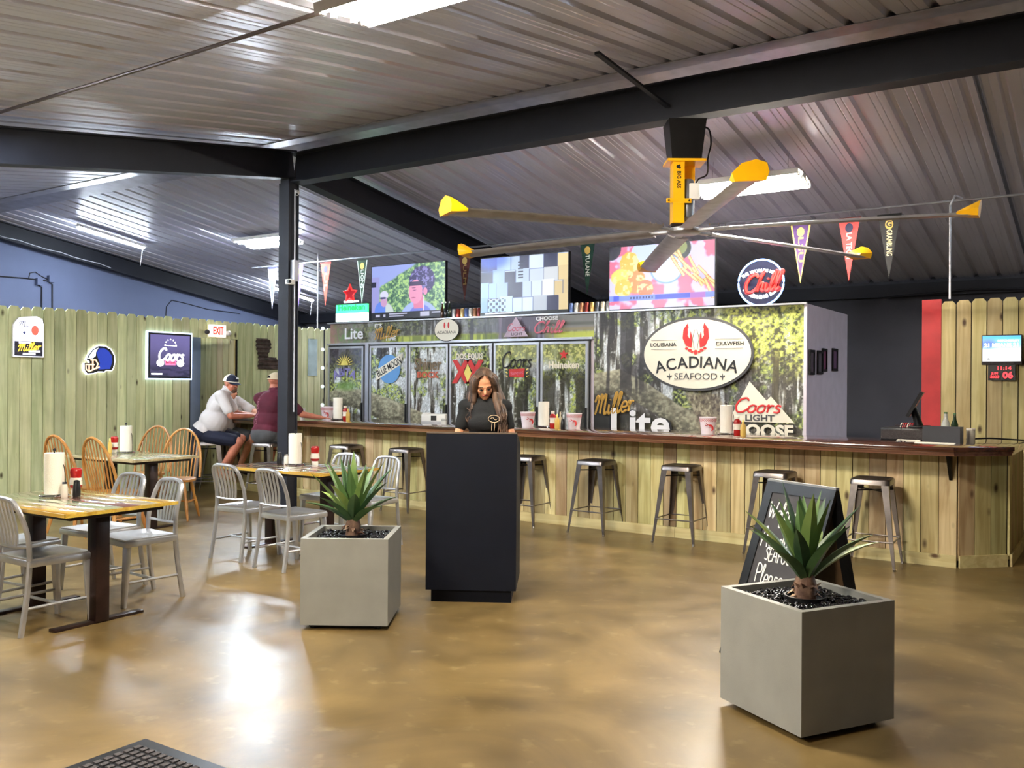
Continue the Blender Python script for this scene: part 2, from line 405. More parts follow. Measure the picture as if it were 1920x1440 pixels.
def arc_text(s, mtx, material, parent, cx, cy, rad, a0, a1, name='lettering', **kw):
    """letters set one by one on an arc (angles in degrees, drawn as one print)"""
    vs = []; fs = []
    ms = [None if ch == ' ' else textmesh(ch, **kw) for ch in s]
    ws_ = [kw.get('size', .1)*.35 if m is None else max(v.co.x for v in m.vertices)-min(v.co.x for v in m.vertices) for m in ms]
    gap = max(0.02*kw.get('size', .1), (abs(R(a1-a0))*rad-sum(ws_))/max(1, len(s)-1)); pos = -(sum(ws_)+gap*(len(s)-1))/2; sg_ = -1 if a0 > a1 else 1; amid = R((a0+a1)/2)
    for me, w_ in zip(ms, ws_):
        a = amid+sg_*(pos+w_/2)/rad; pos += w_+gap
        if me is None: continue
        m = T(cx+rad*math.cos(a), cy+rad*math.sin(a), 0) @ Matrix.Rotation(a-PI/2 if rad > 0 and a0 > a1 else a+PI/2, 4, 'Z')
        k = len(vs); vs += [tuple(m @ v.co) for v in me.vertices]; fs += [tuple(j+k for j in p.vertices) for p in me.polygons]
        bpy.data.meshes.remove(me)
    me = bpy.data.meshes.new(name); me.from_pydata(vs, [], fs)
    return link(name, me, material, parent, mtx=mtx)

# hand-written letters: strokes through a few points each, in a box one high
SF = {
 'C': (0.75, [[(.72, .80), (.55, .98), (.25, .85), (.10, .45), (.25, .06), (.55, .03), (.80, .25)]]),
 'o': (0.52, [[(.30, .50), (.10, .40), (.08, .12), (.26, .0), (.44, .15), (.42, .42), (.30, .50), (.50, .42)]]),
 'r': (0.42, [[(.02, .42), (.12, .50), (.12, .02)], [(.12, .30), (.24, .48), (.40, .46)]]),
 's': (0.42, [[(.36, .44), (.18, .50), (.10, .36), (.32, .20), (.28, .03), (.04, .05)]]),
 'h': (0.50, [[(.06, .02), (.12, .60), (.26, 1.0), (.14, .85), (.10, .02)], [(.10, .28), (.24, .48), (.36, .40), (.36, .05), (.48, .08)]]),
 'i': (0.28, [[(.06, .44), (.10, .05), (.20, .0), (.30, .12)], [(.10, .64), (.12, .68)]]),
 'l': (0.30, [[(.04, .15), (.24, .85), (.14, .98), (.08, .70), (.10, .08), (.20, .0), (.32, .12)]]),
 'M': (0.95, [[(.0, .62), (.12, .92), (.25, .70), (.14, .02)], [(.25, .70), (.44, .96), (.46, .05)], [(.48, .62), (.70, .96), (.74, .10), (.84, .0), (.95, .12)]]),
 'e': (0.46, [[(.06, .24), (.40, .28), (.34, .48), (.14, .46), (.06, .20), (.20, .0), (.44, .10)]]),
 'W': (0.85, [[(.0, .95), (.10, .05), (.34, .75), (.48, .05), (.78, .95)]]),
 'c': (0.44, [[(.40, .42), (.22, .50), (.06, .28), (.18, .02), (.42, .08)]]),
 'm': (0.72, [[(.04, .48), (.08, .02)], [(.08, .32), (.22, .50), (.32, .02)], [(.32, .32), (.46, .50), (.56, .08), (.68, .05)]]),
 't': (0.38, [[(.18, .85), (.16, .10), (.34, .04)], [(.02, .58), (.34, .60)]]),
 'A': (0.75, [[(.0, .0), (.12, .55), (.32, .98), (.50, .55), (.62, .0)], [(.12, .40), (.58, .42)]]),
 'a': (0.52, [[(.38, .44), (.14, .48), (.06, .16), (.22, .0), (.38, .20), (.38, .46), (.42, .06), (.52, .08)]]),
 'd': (0.52, [[(.38, .40), (.14, .48), (.06, .14), (.22, .0), (.38, .20), (.40, .98), (.42, .06), (.52, .08)]]),
 'n': (0.50, [[(.06, .48), (.10, .02)], [(.10, .30), (.26, .50), (.36, .38), (.38, .06), (.48, .06)]]),
 'S': (0.60, [[(.52, .82), (.30, .98), (.10, .74), (.44, .40), (.38, .06), (.04, .12)]]),
 'E': (0.55, [[(.48, .92), (.10, .94), (.06, .04), (.48, .02)], [(.08, .50), (.40, .52)]]),
 'F': (0.52, [[(.48, .92), (.10, .94), (.08, .0)], [(.08, .50), (.40, .52)]]),
 'O': (0.70, [[(.34, .97), (.08, .72), (.08, .22), (.34, .02), (.60, .28), (.58, .76), (.34, .97)]]),
 'D': (0.65, [[(.08, .02), (.10, .95), (.48, .80), (.56, .35), (.36, .06), (.06, .02)]]),
 'P': (0.60, [[(.10, .0), (.12, .95), (.48, .88), (.50, .58), (.12, .48)]]),
 'u': (0.52, [[(.06, .48), (.08, .10), (.24, .0), (.38, .20), (.38, .48), (.42, .05), (.52, .08)]]),
}
def crom(p, k=5):
    out = []; n = len(p)
    for i in range(n-1):
        a, b, c, d = p[max(i-1, 0)], p[i], p[i+1], p[min(i+2, n-1)]
        for j in range(k):
            t = j/k
            out.append(tuple(0.5*((2*b[q])+(-a[q]+c[q])*t+(2*a[q]-5*b[q]+4*c[q]-d[q])*t*t+(-a[q]+3*b[q]-3*c[q]+d[q])*t**3) for q in range(len(b))))
    out.append(tuple(p[-1])); return out
def script(s, mtx, material, parent, width, height, w=0.01, shear=0.25, name='lettering', th=0.4, tilt=0.0):
    x = 0; strokes = []
    for ch in s:
        if ch == ' ': x += 0.4; continue
        adv, st = SF[ch]
        for q in st: strokes.append([(x+p[0]+shear*p[1], p[1]) for p in q])
        x += adv
    tot = x
    mb = MB()
    for q in strokes:
        pts = [(width*(p[0]/tot-0.5), height*(p[1]-0.5)+width*(p[0]/tot-0.5)*tilt, 0) for p in q]
        mb.tube(crom(pts), w, n=6, flat=th, up=(0, 0, 1))
    return mb.build(name, material, parent, mtx=mtx)
# ---------------------------------------------------------------- painted prints (pictures on walls, doors and screens)
RNG = np.random.RandomState(5)
LAT = RNG.rand(256, 256)
def vn(x, y, seed=0):
    x = x+seed*17.3; y = y+seed*9.1
    xi = np.floor(x).astype(int); yi = np.floor(y).astype(int); fx = x-xi; fy = y-yi
    fx = fx*fx*(3-2*fx); fy = fy*fy*(3-2*fy)
    g = lambda a, b: LAT[a % 256, b % 256]
    return (g(xi, yi)*(1-fx)+g(xi+1, yi)*fx)*(1-fy)+(g(xi, yi+1)*(1-fx)+g(xi+1, yi+1)*fx)*fy
def fbm(x, y, seed=0, oct=4):
    v = 0; a = 0.5; tot = 0
    for i in range(oct):
        v = v+a*vn(x*2**i, y*2**i, seed+i*3); tot += a; a *= 0.55
    return v/tot
def sst(a, b, x):
    t = np.clip((x-a)/(b-a+1e-9), 0, 1); return t*t*(3-2*t)
def blend(img, m, c):
    m = np.clip(m, 0, 1)[..., None]; return img*(1-m)+np.array(c, float)*m
def forest(S, Z, seed=1, limb=None, bright=1.0):
    """mossy oaks: pale sky, hanging moss, dark trunks, leaves and a long limb"""
    n = fbm(S*5, Z*5, seed); f = fbm(S*26, Z*26, seed+2, 3)
    img = np.zeros(S.shape+(3,))+np.array([206, 212, 216.])
    img = img*(0.80+0.42*n[..., None])
    vs = fbm(S*13, Z*1.5, seed+4, 4)+0.25*(fbm(S*40, Z*5, seed+5, 2)-0.5)
    img = blend(img, sst(0.46, 0.56, vs)*0.85, (118, 114, 104))
    img = blend(img, sst(0.52, 0.62, vs+0.10*(n-0.5)), (66, 63, 58))
    big = fbm(S*3.2, Z*0.8, seed+6, 3)
    img = blend(img, sst(0.56, 0.64, big)*0.75, (64, 58, 56))
    leaf = fbm(S*4.2, Z*4.2, seed+8, 3)+.03
    fine = fbm(S*34, Z*34, seed+9, 2)
    lm = sst(0.50, 0.60, leaf)*sst(0.40, 0.55, fine)
    img = blend(img, lm*0.9, (122, 140, 80))
    img = blend(img, sst(0.52, 0.62, leaf)*sst(0.56, 0.68, fine), (184, 194, 110))
    img = blend(img, sst(0.48, 0.58, leaf)*sst(0.46, 0.36, fine)*0.7, (48, 60, 32))
    img = blend(img, sst(0.60, 0.76, f)*0.55, (220, 222, 220))
    grit = fbm(S*75, Z*60, seed+20, 2); img = img*(0.74+0.52*grit[..., None])
    if limb:
        xs, zs, rs = zip(*limb)
        zc = np.interp(S, xs, zs); rr = np.interp(S, xs, rs)
        d = (Z-zc)/rr
        bark = fbm(S*22, Z*30, seed+11, 3)
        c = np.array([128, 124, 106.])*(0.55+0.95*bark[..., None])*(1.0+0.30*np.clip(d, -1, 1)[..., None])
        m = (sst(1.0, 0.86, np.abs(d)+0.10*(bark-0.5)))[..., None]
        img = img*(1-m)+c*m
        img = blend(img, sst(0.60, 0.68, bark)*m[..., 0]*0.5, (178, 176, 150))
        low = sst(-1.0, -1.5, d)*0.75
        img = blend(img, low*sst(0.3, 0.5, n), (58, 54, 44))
    return np.clip(img*bright, 0, 255)
def canvas(name, x0, x1, z0, z1, nx, nz, fn, material, parent=None, mtx=None):
    """flat sheet, picture stored at its points; x,z are the sheet's own measures"""
    X, Z = np.meshgrid(np.linspace(x0, x1, nx), np.linspace(z0, z1, nz))
    img = np.clip(fn(X, Z), 0, 255)/255.0
    l = np.where(img <= 0.04045, img/12.92, ((img+0.055)/1.055)**2.4)
    co = np.stack([X, Z, np.zeros_like(X)], -1).reshape(-1, 3)
    i = np.arange(nx*nz).reshape(nz, nx)
    q = np.stack([i[:-1, :-1], i[:-1, 1:], i[1:, 1:], i[1:, :-1]], -1).reshape(-1, 4)
    me = bpy.data.meshes.new(name)
    me.vertices.add(len(co)); me.vertices.foreach_set('co', co.ravel())
    me.loops.add(q.size); me.loops.foreach_set('vertex_index', q.ravel())
    me.polygons.add(len(q)); me.polygons.foreach_set('loop_start', np.arange(len(q))*4)
    me.update(calc_edges=True)
    ca = me.color_attributes.new('paint', 'FLOAT_COLOR', 'POINT')
    ca.data.foreach_set('color', np.concatenate([l.reshape(-1, 3), np.ones((nx*nz, 1))], 1).ravel())
    return link(name, me, material, parent, mtx=mtx)
M['print'] = attr_mat('printed_film', 0.42)
M['door_print'] = attr_mat('printed_door_glass', 0.12, coat=0.5)
M['screen'] = attr_mat('screen', 0.3, emission=0.85)

# ================================================================ THE BUILDING
S_END, S_R, T_F, T_B = -16.3, 5.0, -0.8, 15.4      # end wall, right wall, front wall, back wall
T_RIDGE, Z_RIDGE, SLOPE = 7.64, 4.42, 0.154
def roof_z(t): return Z_RIDGE-SLOPE*abs(t-T_RIDGE)
fl = MB().box(S_END, S_R, T_F, T_B, -0.1, 0).build('floor', M['floor']); prop(fl, 'polished tan brown concrete floor', kind='structure')
# ribbed roof sheets: one sheet per slope
def rib_profile(s0, s1):
    pts = []; s = s0; P = 0.3048
    while s < s1:
        pts += [(s, 0), (s+.078, 0), (s+.086, .004), (s+.094, 0), (s+.140, 0), (s+.148, .004), (s+.156, 0), (s+.212, 0), (s+.232, .040), (s+.268, .040), (s+.288, 0)]
        s += P
    pts.append((s1, 0)); return pts
def roof_sheet(t0, t1):
    prof = rib_profile(S_END, S_R); v = []; f = []
    for (s, d) in prof: v += [(s, t0, roof_z(t0)+d), (s, t1, roof_z(t1)+d)]
    for i in range(len(prof)-1): f.append((2*i, 2*i+2, 2*i+3, 2*i+1))
    mb = MB(); mb.add(v, f); o = mb.build('ceiling', M['ceil'])
    return prop(o, 'ribbed metal roof sheeting', kind='structure')
roof_sheet(T_F, T_RIDGE); roof_sheet(T_RIDGE, T_B)
prop(MB().prism([(-.30, -.055), (0, -.012), (.30, -.055), (.30, -.05), (0, -.004), (-.30, -.05)], S_END, S_R, mtx=Matrix(((0, 0, 1, 0), (1, 0, 0, T_RIDGE), (0, 1, 0, Z_RIDGE+.0), (0, 0, 0, 1)))).build('trim_1', mat('ridge_cap', (176, 176, 184), 0.35, 0.35)), 'bent ridge cap strip', kind='structure')
# walls
def wall(name, x0, x1, y0, y1, z0, z1, m, lab):
    return prop(MB().box(x0, x1, y0, y1, z0, z1).build(name, m), lab, kind='structure')
wall('wall_back', S_END, S_R, T_B, T_B+.1, 0, roof_z(T_B)+.05, M['charcoal_wall'], 'dark charcoal wall at the back')
wall('wall_right', S_R, S_R+.1, T_F, T_B, 0, 4.5, M['charcoal_wall'], 'wall on the right')
wall('wall_front', S_END, S_R, T_F-.1, T_F, 0, 3.3, M['charcoal_wall'], 'wall on the entrance side')
mb = MB(); mb.prism([(T_F, 0), (T_B, 0), (T_B, roof_z(T_B)), (T_RIDGE, Z_RIDGE), (T_F, roof_z(T_F))], -.1, 0, mtx=Matrix(((0, 0, 1, S_END), (1, 0, 0, 0), (0, 1, 0, 0), (0, 0, 0, 1))))
prop(mb.build('wall_left', M['grey_wall']), 'blue grey gable wall above the fence', kind='structure')
wall('trim_2', S_END, S_R, T_B-.18, T_B, roof_z(T_B)-.26, roof_z(T_B)-.06, M['steel_dark'], 'dark eave strut along the back wall')

# frames of the building
def i_beam(name, p0, p1, depth, width, lab, m=None):
    """I section between two points at its top, flanges flat"""
    p0 = Vector(p0); p1 = Vector(p1); d = (p1-p0); L = d.length; d.normalize()
    side = d.cross(Vector((0, 0, 1))).normalized(); dn = side.cross(d).normalized()*-1
    if dn.z > 0: dn = -dn
    fr = Matrix((side.to_4d(), (dn).to_4d(), d.to_4d(), (0, 0, 0, 1))).transposed()
    fr = Matrix.Translation(p0) @ Matrix(((side.x, dn.x, d.x, 0), (side.y, dn.y, d.y, 0), (side.z, dn.z, d.z, 0), (0, 0, 0, 1)))
    w = width/2; t = 0.014
    mb = MB(); mb.box(-w, w, 0, t, 0, L, fr); mb.box(-w, w, depth-t, depth, 0, L, fr); mb.box(-.006, .006, t, depth-t, 0, L, fr)
    return prop(mb.build(name, m or M['steel_dark']), lab, 'beam')
SP, TP = -8.22, 7.6     # the post under the ridge
o = i_beam('ridge_beam', (SP+.095, T_RIDGE-.05, 4.27), (S_R, T_RIDGE-.05, 4.27), .35, .19, 'dark steel ridge beam running from the post to the right, carrying the yellow fan')
i_beam('rafter', (SP, T_RIDGE-.04, roof_z(T_RIDGE)-.10), (SP, T_F, roof_z(T_F)-.10), .33, .18, 'dark steel rafter from the post towards the left edge of the picture')
i_beam('rafter', (SP, T_RIDGE+.04, roof_z(T_RIDGE)-.10), (SP, T_B, roof_z(T_B)-.10), .33, .18, 'dark steel rafter sloping from the post down to the back wall')
i_beam('rafter', (S_END+.15, T_RIDGE+.04, Z_RIDGE-.02), (S_END+.15, T_B, roof_z(T_B)-.02), .30, .16, 'dark end rafter over the blue grey gable wall, far side of the ridge')
i_beam('rafter', (S_END+.15, T_RIDGE-.04, Z_RIDGE-.02), (S_END+.15, T_F, roof_z(T_F)-.02), .30, .16, 'dark end rafter on the gable wall, near side of the ridge')
po = empty('post', (SP, TP-.04, 0), label='dark steel post standing behind the middle table under the beam joint', cat='post')
MB().box(-.085, .085, -.08, -.066, 0, 3.92).box(-.085, .085, .066, .08, 0, 3.92).box(-.07, .07, -.07, .07, 0, 3.99).build('shaft', M['steel_dark'], po)
MB().box(-.14, .14, -.14, .14, 0, .015).build('base_plate', M['steel_dark'], po)
MB().tube([(.105, 0, 1.2), (.105, 0, 3.3), (.10, 0, 3.85)], .008).build('conduit', M['cable_white'], po)
bx = MB().box(.085, .15, -.05, .03, 2.75, 3.0).build('junction_box', M['conduit'], po)
# strut from the beam towards the near slope, pipe runs, conduits
st = MB().bar([(-3.42, 6.35, 4.18), (-3.34, 7.55, 4.05)], .022, flat=.5).build('flange_brace', M['steel_dark']); prop(st, 'thin dark angle brace between roof sheet and ridge beam', 'brace')
def pipe(pts, r, m, name, lab, cat='pipe'):
    return prop(MB().tube(pts, r, n=8).build(name, m, smooth=True), lab, cat)
pa = pz(0, 195, 4.0); pb = pz(560, 35, 4.0)
pn = 3.95
pipe([(-14, pn, roof_z(pn)-.06), (-8.3, pn, roof_z(pn)-.06), (-5.6, pn, roof_z(pn)-.06), (-3.95, pn-.02, roof_z(pn)-.06)], .014, mat('pipe_brown', (104, 92, 88), .45, .4), 'conduit', 'thin brown conduit crossing the near roof slope under the sheeting')
pipe([(-12.9, 11.0, 3.60), (SP-.1, 11.0, 3.60)], .014, M['conduit'], 'conduit', 'grey conduit the left pennants hang from, behind the post')
pipe([(SP+.1, 11.0, 3.60), (-1.35, 11.0, 3.60), (2.0, 11.0, 3.60)], .014, M['conduit'], 'conduit', 'grey conduit the right pennants hang from')
pipe([(-1.42, 10.42, 2.47), (-1.42, 10.42, 3.45), (-1.40, 10.6, 3.58), (-1.38, 11.0, 3.62)], .011, M['cable_white'], 'conduit', 'pale vertical conduit above the right fence wall')
pipe([(-1.0, 7.8, roof_z(7.8)-.03), (-1.0, 15.2, roof_z(15.2)-.03)], .02, mat('pipe_grey', (96, 98, 108), .4, .4), 'conduit', 'grey conduit running down the far roof slope on the right')
pipe([(-11.45, 11.2, 0), (-11.45, 11.2, 3.85)], .011, M['cable_white'], 'conduit', 'pale vertical rod left of the green neon sign')

# ---------------------------------------------------------------- fence boards
def board_mesh(w, h, th=.018, clip=.035, dog=True):
    g = w/2-.0042
    p = [(-g, 0), (g, 0), (g, h-clip), (g-clip*.8, h), (-g+clip*.8, h), (-g, h-clip)] if dog else [(-g, 0), (g, 0), (g, h), (-g, h)]
    return MB().prism(p, 0, th, mtx=FACE_T).mesh('plank')
HF = 2.45
# left partition along +y at x = -10.9, doorway 8.24..8.99
XL = -10.9
lw = empty('wall_left', (XL, 0, 0), label='partition of upright dog-eared fence boards', kind='structure')
MB().box(-.08, -.02, 1.0, 8.22, 0, 2.36).box(-.08, -.02, 9.035, 12.6, 0, 2.36).box(-.08, -.02, 8.22, 9.0, 2.2, 2.36).build('backing', M['dark_gap'], lw)
PW = .1408
bm_full = [board_mesh(PW, HF-.01*k, clip=.03+.004*k) for k in range(3)]
hz = 2.185
bm_head = [board_mesh(PW, HF-hz-.01*k, clip=.03+.004*k) for k in range(2)]
rot90 = (0, 0, PI/2)
t = 1.0; k = 0
while t < 12.5:
    c = t+PW/2
    d = random.uniform(0, .004)
    if 8.22 < c < 9.02: link('plank', random.choice(bm_head), M['fence_green'], lw, loc=(d, c, hz+.0), rot=rot90)
    else: link('plank', random.choice(bm_full), M['fence_green'], lw, loc=(d, c, random.uniform(0, .008)), rot=rot90)
    t += PW; k += 1
# recess behind the doorway: boarded side wall and blue grey panel
dr = empty('door_1', (XL, 8.98, 0), label='open doorway with a boarded side and blue grey panel', kind='structure')
for i in range(6):
    link('plank', board_mesh(.134, 2.3, dog=False), M['fence_tan'], dr, loc=(-.085-.134*i, 0.03, 0), rot=(0, 0, 0))
MB().box(-1.0, -.06, .04, .08, 0, 2.4).build('backing', M['dark_gap'], dr)
M['door_blue'] = mat('door_blue', (150, 166, 196), .7, var=.03)
MB().box(-.85, -.80, -.9, .05, 0, 2.4).build('door_panel', M['door_blue'], dr)
MB().box(-.83, -.06, -.82, -.78, 0, 2.4).build('jamb', M['door_blue'], dr)
# right partition along x at y = 10.3
rw = empty('wall_bar', (0, 10.3, 0), label='partition of upright fence boards right of the bar', kind='structure')
MB().box(-1.48, 5.0, .02, .08, .0, 2.38).build('backing', M['dark_gap'], rw)
bm_r = [board_mesh(.1405, HF-.14-.008*k) for k in range(3)]
x = -1.48
while x < 3.0:
    link('plank', random.choice(bm_r), M['fence_tan'], rw, loc=(x+.07, random.uniform(-.004, .004), .14)); x += .1405
MB().box(-1.48, 3.0, -.005, .02, 0, .135).build('kick_board', M['bar_rail'], rw)
prop(MB().box(-1.665, -1.482, 10.29, 10.36, 0, 2.46).build('red_board', M['red_paint']), 'tall red painted board at the left end of the right fence wall', 'board')

# ================================================================ LIGHTS
E_W = emit('tube_warm', WARM, TUBE_W, linear=True); E_C = emit('tube_cool', COOL, TUBE_C, linear=True)
hang_m = M['chrome']
def highbay(s, t, m, lab, w=1.22, d=.46, n=4, drop=.10):
    z = roof_z(t)-drop
    sl = -math.atan(SLOPE)*(1 if t > T_RIDGE else -1)
    o = empty('high_bay_light', (s, t, z), label=lab, cat='light', rot=(sl, 0, 0))
    # shallow white reflector in two wings, lamps under it
    for sy in (-1, 1):
        MB().prism([(sy*.06, .045), (sy*d/2, .02), (sy*d/2, -.03), (sy*(d/2+.004), -.03), (sy*(d/2+.004), .03), (sy*.06, .055)][::sy], -w/2, w/2, mtx=Matrix(((0, 0, 1, 0), (1, 0, 0, 0), (0, 1, 0, 0), (0, 0, 0, 1)))).build('reflector', M['white_plastic'], o)
    MB().box(-w/2, w/2, -.06, .06, -.005, .055).build('ballast_box', M['white_plastic'], o)
    for k in range(n):
        y = (k-(n-1)/2)*(d-.10)/(n-1)
        if abs(y) < .07: y = math.copysign(.085, y)
        MB().tube([(-w/2+.02, y, -.012), (w/2-.02, y, -.012)], .0125, n=8).build('tube', m, o)
        for e in (-1, 1): MB().box(e*(w/2-.012)-.01, e*(w/2-.012)+.01, y-.018, y+.018, -.03, .012).build('lamp_holder', M['white_plastic'], o)
    for e in (-1, 1): MB().tube([(e*w*.35, 0, .05), (e*w*.35, 0, drop+.01)], .004, n=5).build('hanger', hang_m, o)
    return o
highbay(-3.26, 3.97, E_W, 'warm white tube light on the near roof slope at the top edge of the photo')
highbay(-3.36, 9.78, E_W, 'warm white tube light behind the ceiling fan', drop=.32)
highbay(-11.77, 10.35, E_C, 'cool white tube light seen just left of the post')
highbay(-11.7, 4.1, E_C, 'cool white tube light on the near slope over the left tables')
highbay(-7.9, 3.1, E_C, 'unseen cool tube light added to brighten the left fence and tables')  # added fixture out of view, brightens the left fence and tables
highbay(-3.3, -.25, E_W, 'unseen warm tube light added behind the camera to brighten surfaces facing it')  # added behind the camera to lift the surfaces that face it
highbay(2.4, 11.6, E_C, 'unseen cool tube light added beyond the right fence to brighten the cooler side')  # added out of view to light the cooler's right side
E_S = emit('tube_strip', COOL, 170.0, linear=True)
def strip(s, t0, t1, lab, cord=True):
    o = empty('strip_light', (s, t0, roof_z(t0)-.12), label=lab, cat='light', rot=(-math.atan(SLOPE), 0, 0))
    L = (t1-t0)/math.cos(math.atan(SLOPE))
    MB().prism([(-.05, 0), (.05, 0), (.03, .05), (-.03, .05)], 0, L, mtx=Matrix(((1, 0, 0, 0), (0, 0, 1, 0), (0, 1, 0, 0), (0, 0, 0, 1)))).build('housing', M['white_plastic'], o)
    for x in (-.028, .028): MB().tube([(x, .02, -.016), (x, L-.02, -.016)], .013).build('tube', E_S, o)
    for y in (.15, L-.15): MB().tube([(0, y, .05), (0, y, .13)], .004, n=5).build('hanger', hang_m, o)
    if cord: MB().tube([(.0, L-.03, -.02), (0, L-.03, -.34)], .004, n=5).build('pull_cord', M['cable_white'], o)
    return o
strip(-14.5, 8.65, 9.92, 'cool single strip light hanging near the gable wall, upper left')
strip(-14.4, 12.75, 13.95, 'cool single strip light furthest back, behind the left pennant')
# ================================================================ THE BAR
BAR_O = (-10.9, 8.765, 0); BAR_R = R(-0.94)
bar = empty('bar_counter', BAR_O, BAR_R, 'long bar front clad in upright pine boards on a pine rail', 'bar')
LB = 9.80
MB().box(0.02, LB, .02, .10, 0, .98).box(LB-.02, LB+.30, .34, .40, 0, .98).box(LB+.26, LB+.33, .36, 1.5, 0, .98).build('core', M['dark_gap'], bar)
pw = .1441; n = int(LB/pw)
pm = [MB().box(-pw/2+.003, pw/2-.003, -.018, 0, .0, .92).mesh('plank') for _ in range(2)]
for i in range(n): link('plank', pm[i % 2], M['bar_wood'], bar, loc=((i+.5)*pw, random.uniform(-.002, .004), .06))
# chamfered corner: three boards and the return
cl = .33*math.sqrt(2)
for i in range(3):
    u = (i+.5)*cl/3
    link('plank', MB().box(-cl/6+.003, cl/6-.003, -.018, 0, 0, .92).mesh('plank'), M['bar_wood'], bar, loc=(LB+u*math.cos(PI/4), u*math.sin(PI/4), .06), rot=(0, 0, PI/4))
for i in range(8): link('plank', pm[0], M['bar_wood'], bar, loc=(LB+.345, .33+(i+.5)*pw, .06), rot=(0, 0, PI/2))
x = 0
for L in (2.4, 2.4, 2.4, 2.6):
    MB().box(x+.002, x+L-.002, -.038, -.019, 0, .105).build('base_board', M['bar_rail'], bar); x += L
MB().box(0, cl, -.038, -.019, 0, .105, mtx=T(LB, 0, 0) @ Matrix.Rotation(PI/4, 4, 'Z')).build('base_board', M['bar_rail'], bar)
MB().box(.365+LB, .385+LB, .33, 1.5, 0, .105).build('base_board', M['bar_rail'], bar)
MB().prism([(0, 0), (0, -.22), (-.012, -.22), (-.17, -.02), (-.17, 0)][::-1], -.012, .012, mtx=T(LB-.05, -.02, .97) @ Matrix(((0, 0, 1, 0), (1, 0, 0, 0), (0, 1, 0, 0), (0, 0, 0, 1)))).build('bracket', M['black_metal'], bar)
M['bar_edge_lit'] = wood('bar_edge_lit', (134, 92, 60), (96, 60, 38), (40, 24, 14), axis=0, rough=.2, coat=.8, hue=.2, knots=False)  # lighter brown than the top: light reflected along the edge, put into colour
top = empty('worktop', BAR_O, BAR_R, 'glossy dark stained wooden bar top with stepped front edge', 'counter top')
def top_poly(e): return [(0, -.30-e), (LB+.02, -.33-e), (LB+.28+e, -.05-e*.4), (LB+.40+e, .10), (LB+.40+e, 1.2), (LB-.25, 1.2), (LB-.25, .72), (0, .72)]
MB().prism(top_poly(0.02), 1.012, 1.05).build('slab', M['bar_top'], top, bevel=.004)
MB().prism(top_poly(0.008), .995, 1.013).build('edge_step', M['bar_edge_lit'], top)
MB().prism(top_poly(0.0), .975, .996).build('edge_step', M['bar_edge_lit'], top)

# ================================================================ WALK-IN COOLER
TC = 10.3
X0, XM, X1, ZC = -10.27, -5.57, -2.86, 2.47
SIDE_X = Matrix(((0, 0, 1, 0), (1, 0, 0, 0), (0, 1, 0, 0), (0, 0, 0, 1)))
ck = empty('walk_in_cooler', (0, TC, 0), label='walk-in cooler behind the bar with six printed glass doors and a mossy oak mural', cat='cooler')
MB().box(X0, X1, .03, 1.85, 0, ZC).build('body', M['white_panel'], ck)
MB().box(X1-.03, X1+.004, -.004, 1.856, 0, ZC+.006).build('side_panel', M['white_panel'], ck)
MB().box(X0-.03, X1, -.02, .05, ZC, ZC+.02).build('top_trim', M['silver_frame'], ck)
LIMB_R = [(-5.6, 1.50, .20), (-5.2, 1.60, .16), (-4.8, 1.40, .17), (-4.4, 1.15, .17), (-3.9, .98, .14), (-3.5, .9, .1), (-2.8, .8, .05)]
def mural(X, Z):
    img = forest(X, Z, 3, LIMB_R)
    # bright leaves at the upper right, dark moss at upper left, pale beige trunk near the middle
    fine = fbm(X*30, Z*30, 21, 3); br = sst(1.75, 2.25, Z+0.22*(X+4.2))*sst(-4.1, -3.6, X)
    img = blend(img, br*sst(.38, .5, fine)*.9, (150, 160, 72)); img = blend(img, br*sst(.54, .66, fine), (212, 216, 116)); img = blend(img, br*sst(.40, .30, fine)*.8, (70, 74, 40))
    st = fbm(X*15, Z*1.2, 31, 4)
    dk = sst(.46, .56, st)*sst(1.3, 1.6, Z)*sst(-4.7, -4.95, X)
    img = blend(img, dk*.8, (44, 40, 42))
    dk = sst(.47, .55, st)*sst(2.05, 1.8, Z)*sst(-3.5, -3.4, X)*sst(-2.95, -3.1, X)
    img = blend(img, dk*.85, (70, 64, 48))
    tr = sst(.24, .16, np.abs(X+4.02+.10*np.sin(Z*5)))*sst(1.5, 1.42, Z)
    bk = fbm(X*30, Z*22, 33, 3)
    img = blend(img, tr*.9, (138, 126, 106)); img = blend(img, tr*sst(.55, .65, bk), (188, 178, 150)); img = blend(img, tr*sst(.42, .34, bk)*.8, (84, 72, 66))
    dark = sst(.45, .2, np.hypot((X+5.45)/1.1, (Z-1.18)/.8))
    img = blend(img, dark*.9, (34, 32, 30))
    return img
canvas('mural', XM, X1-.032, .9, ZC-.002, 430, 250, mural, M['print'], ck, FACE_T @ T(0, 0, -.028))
MB().box(XM-.004, X1, -.0, .032, 0, .92).build('kick_panel', M['dark_gap'], ck)
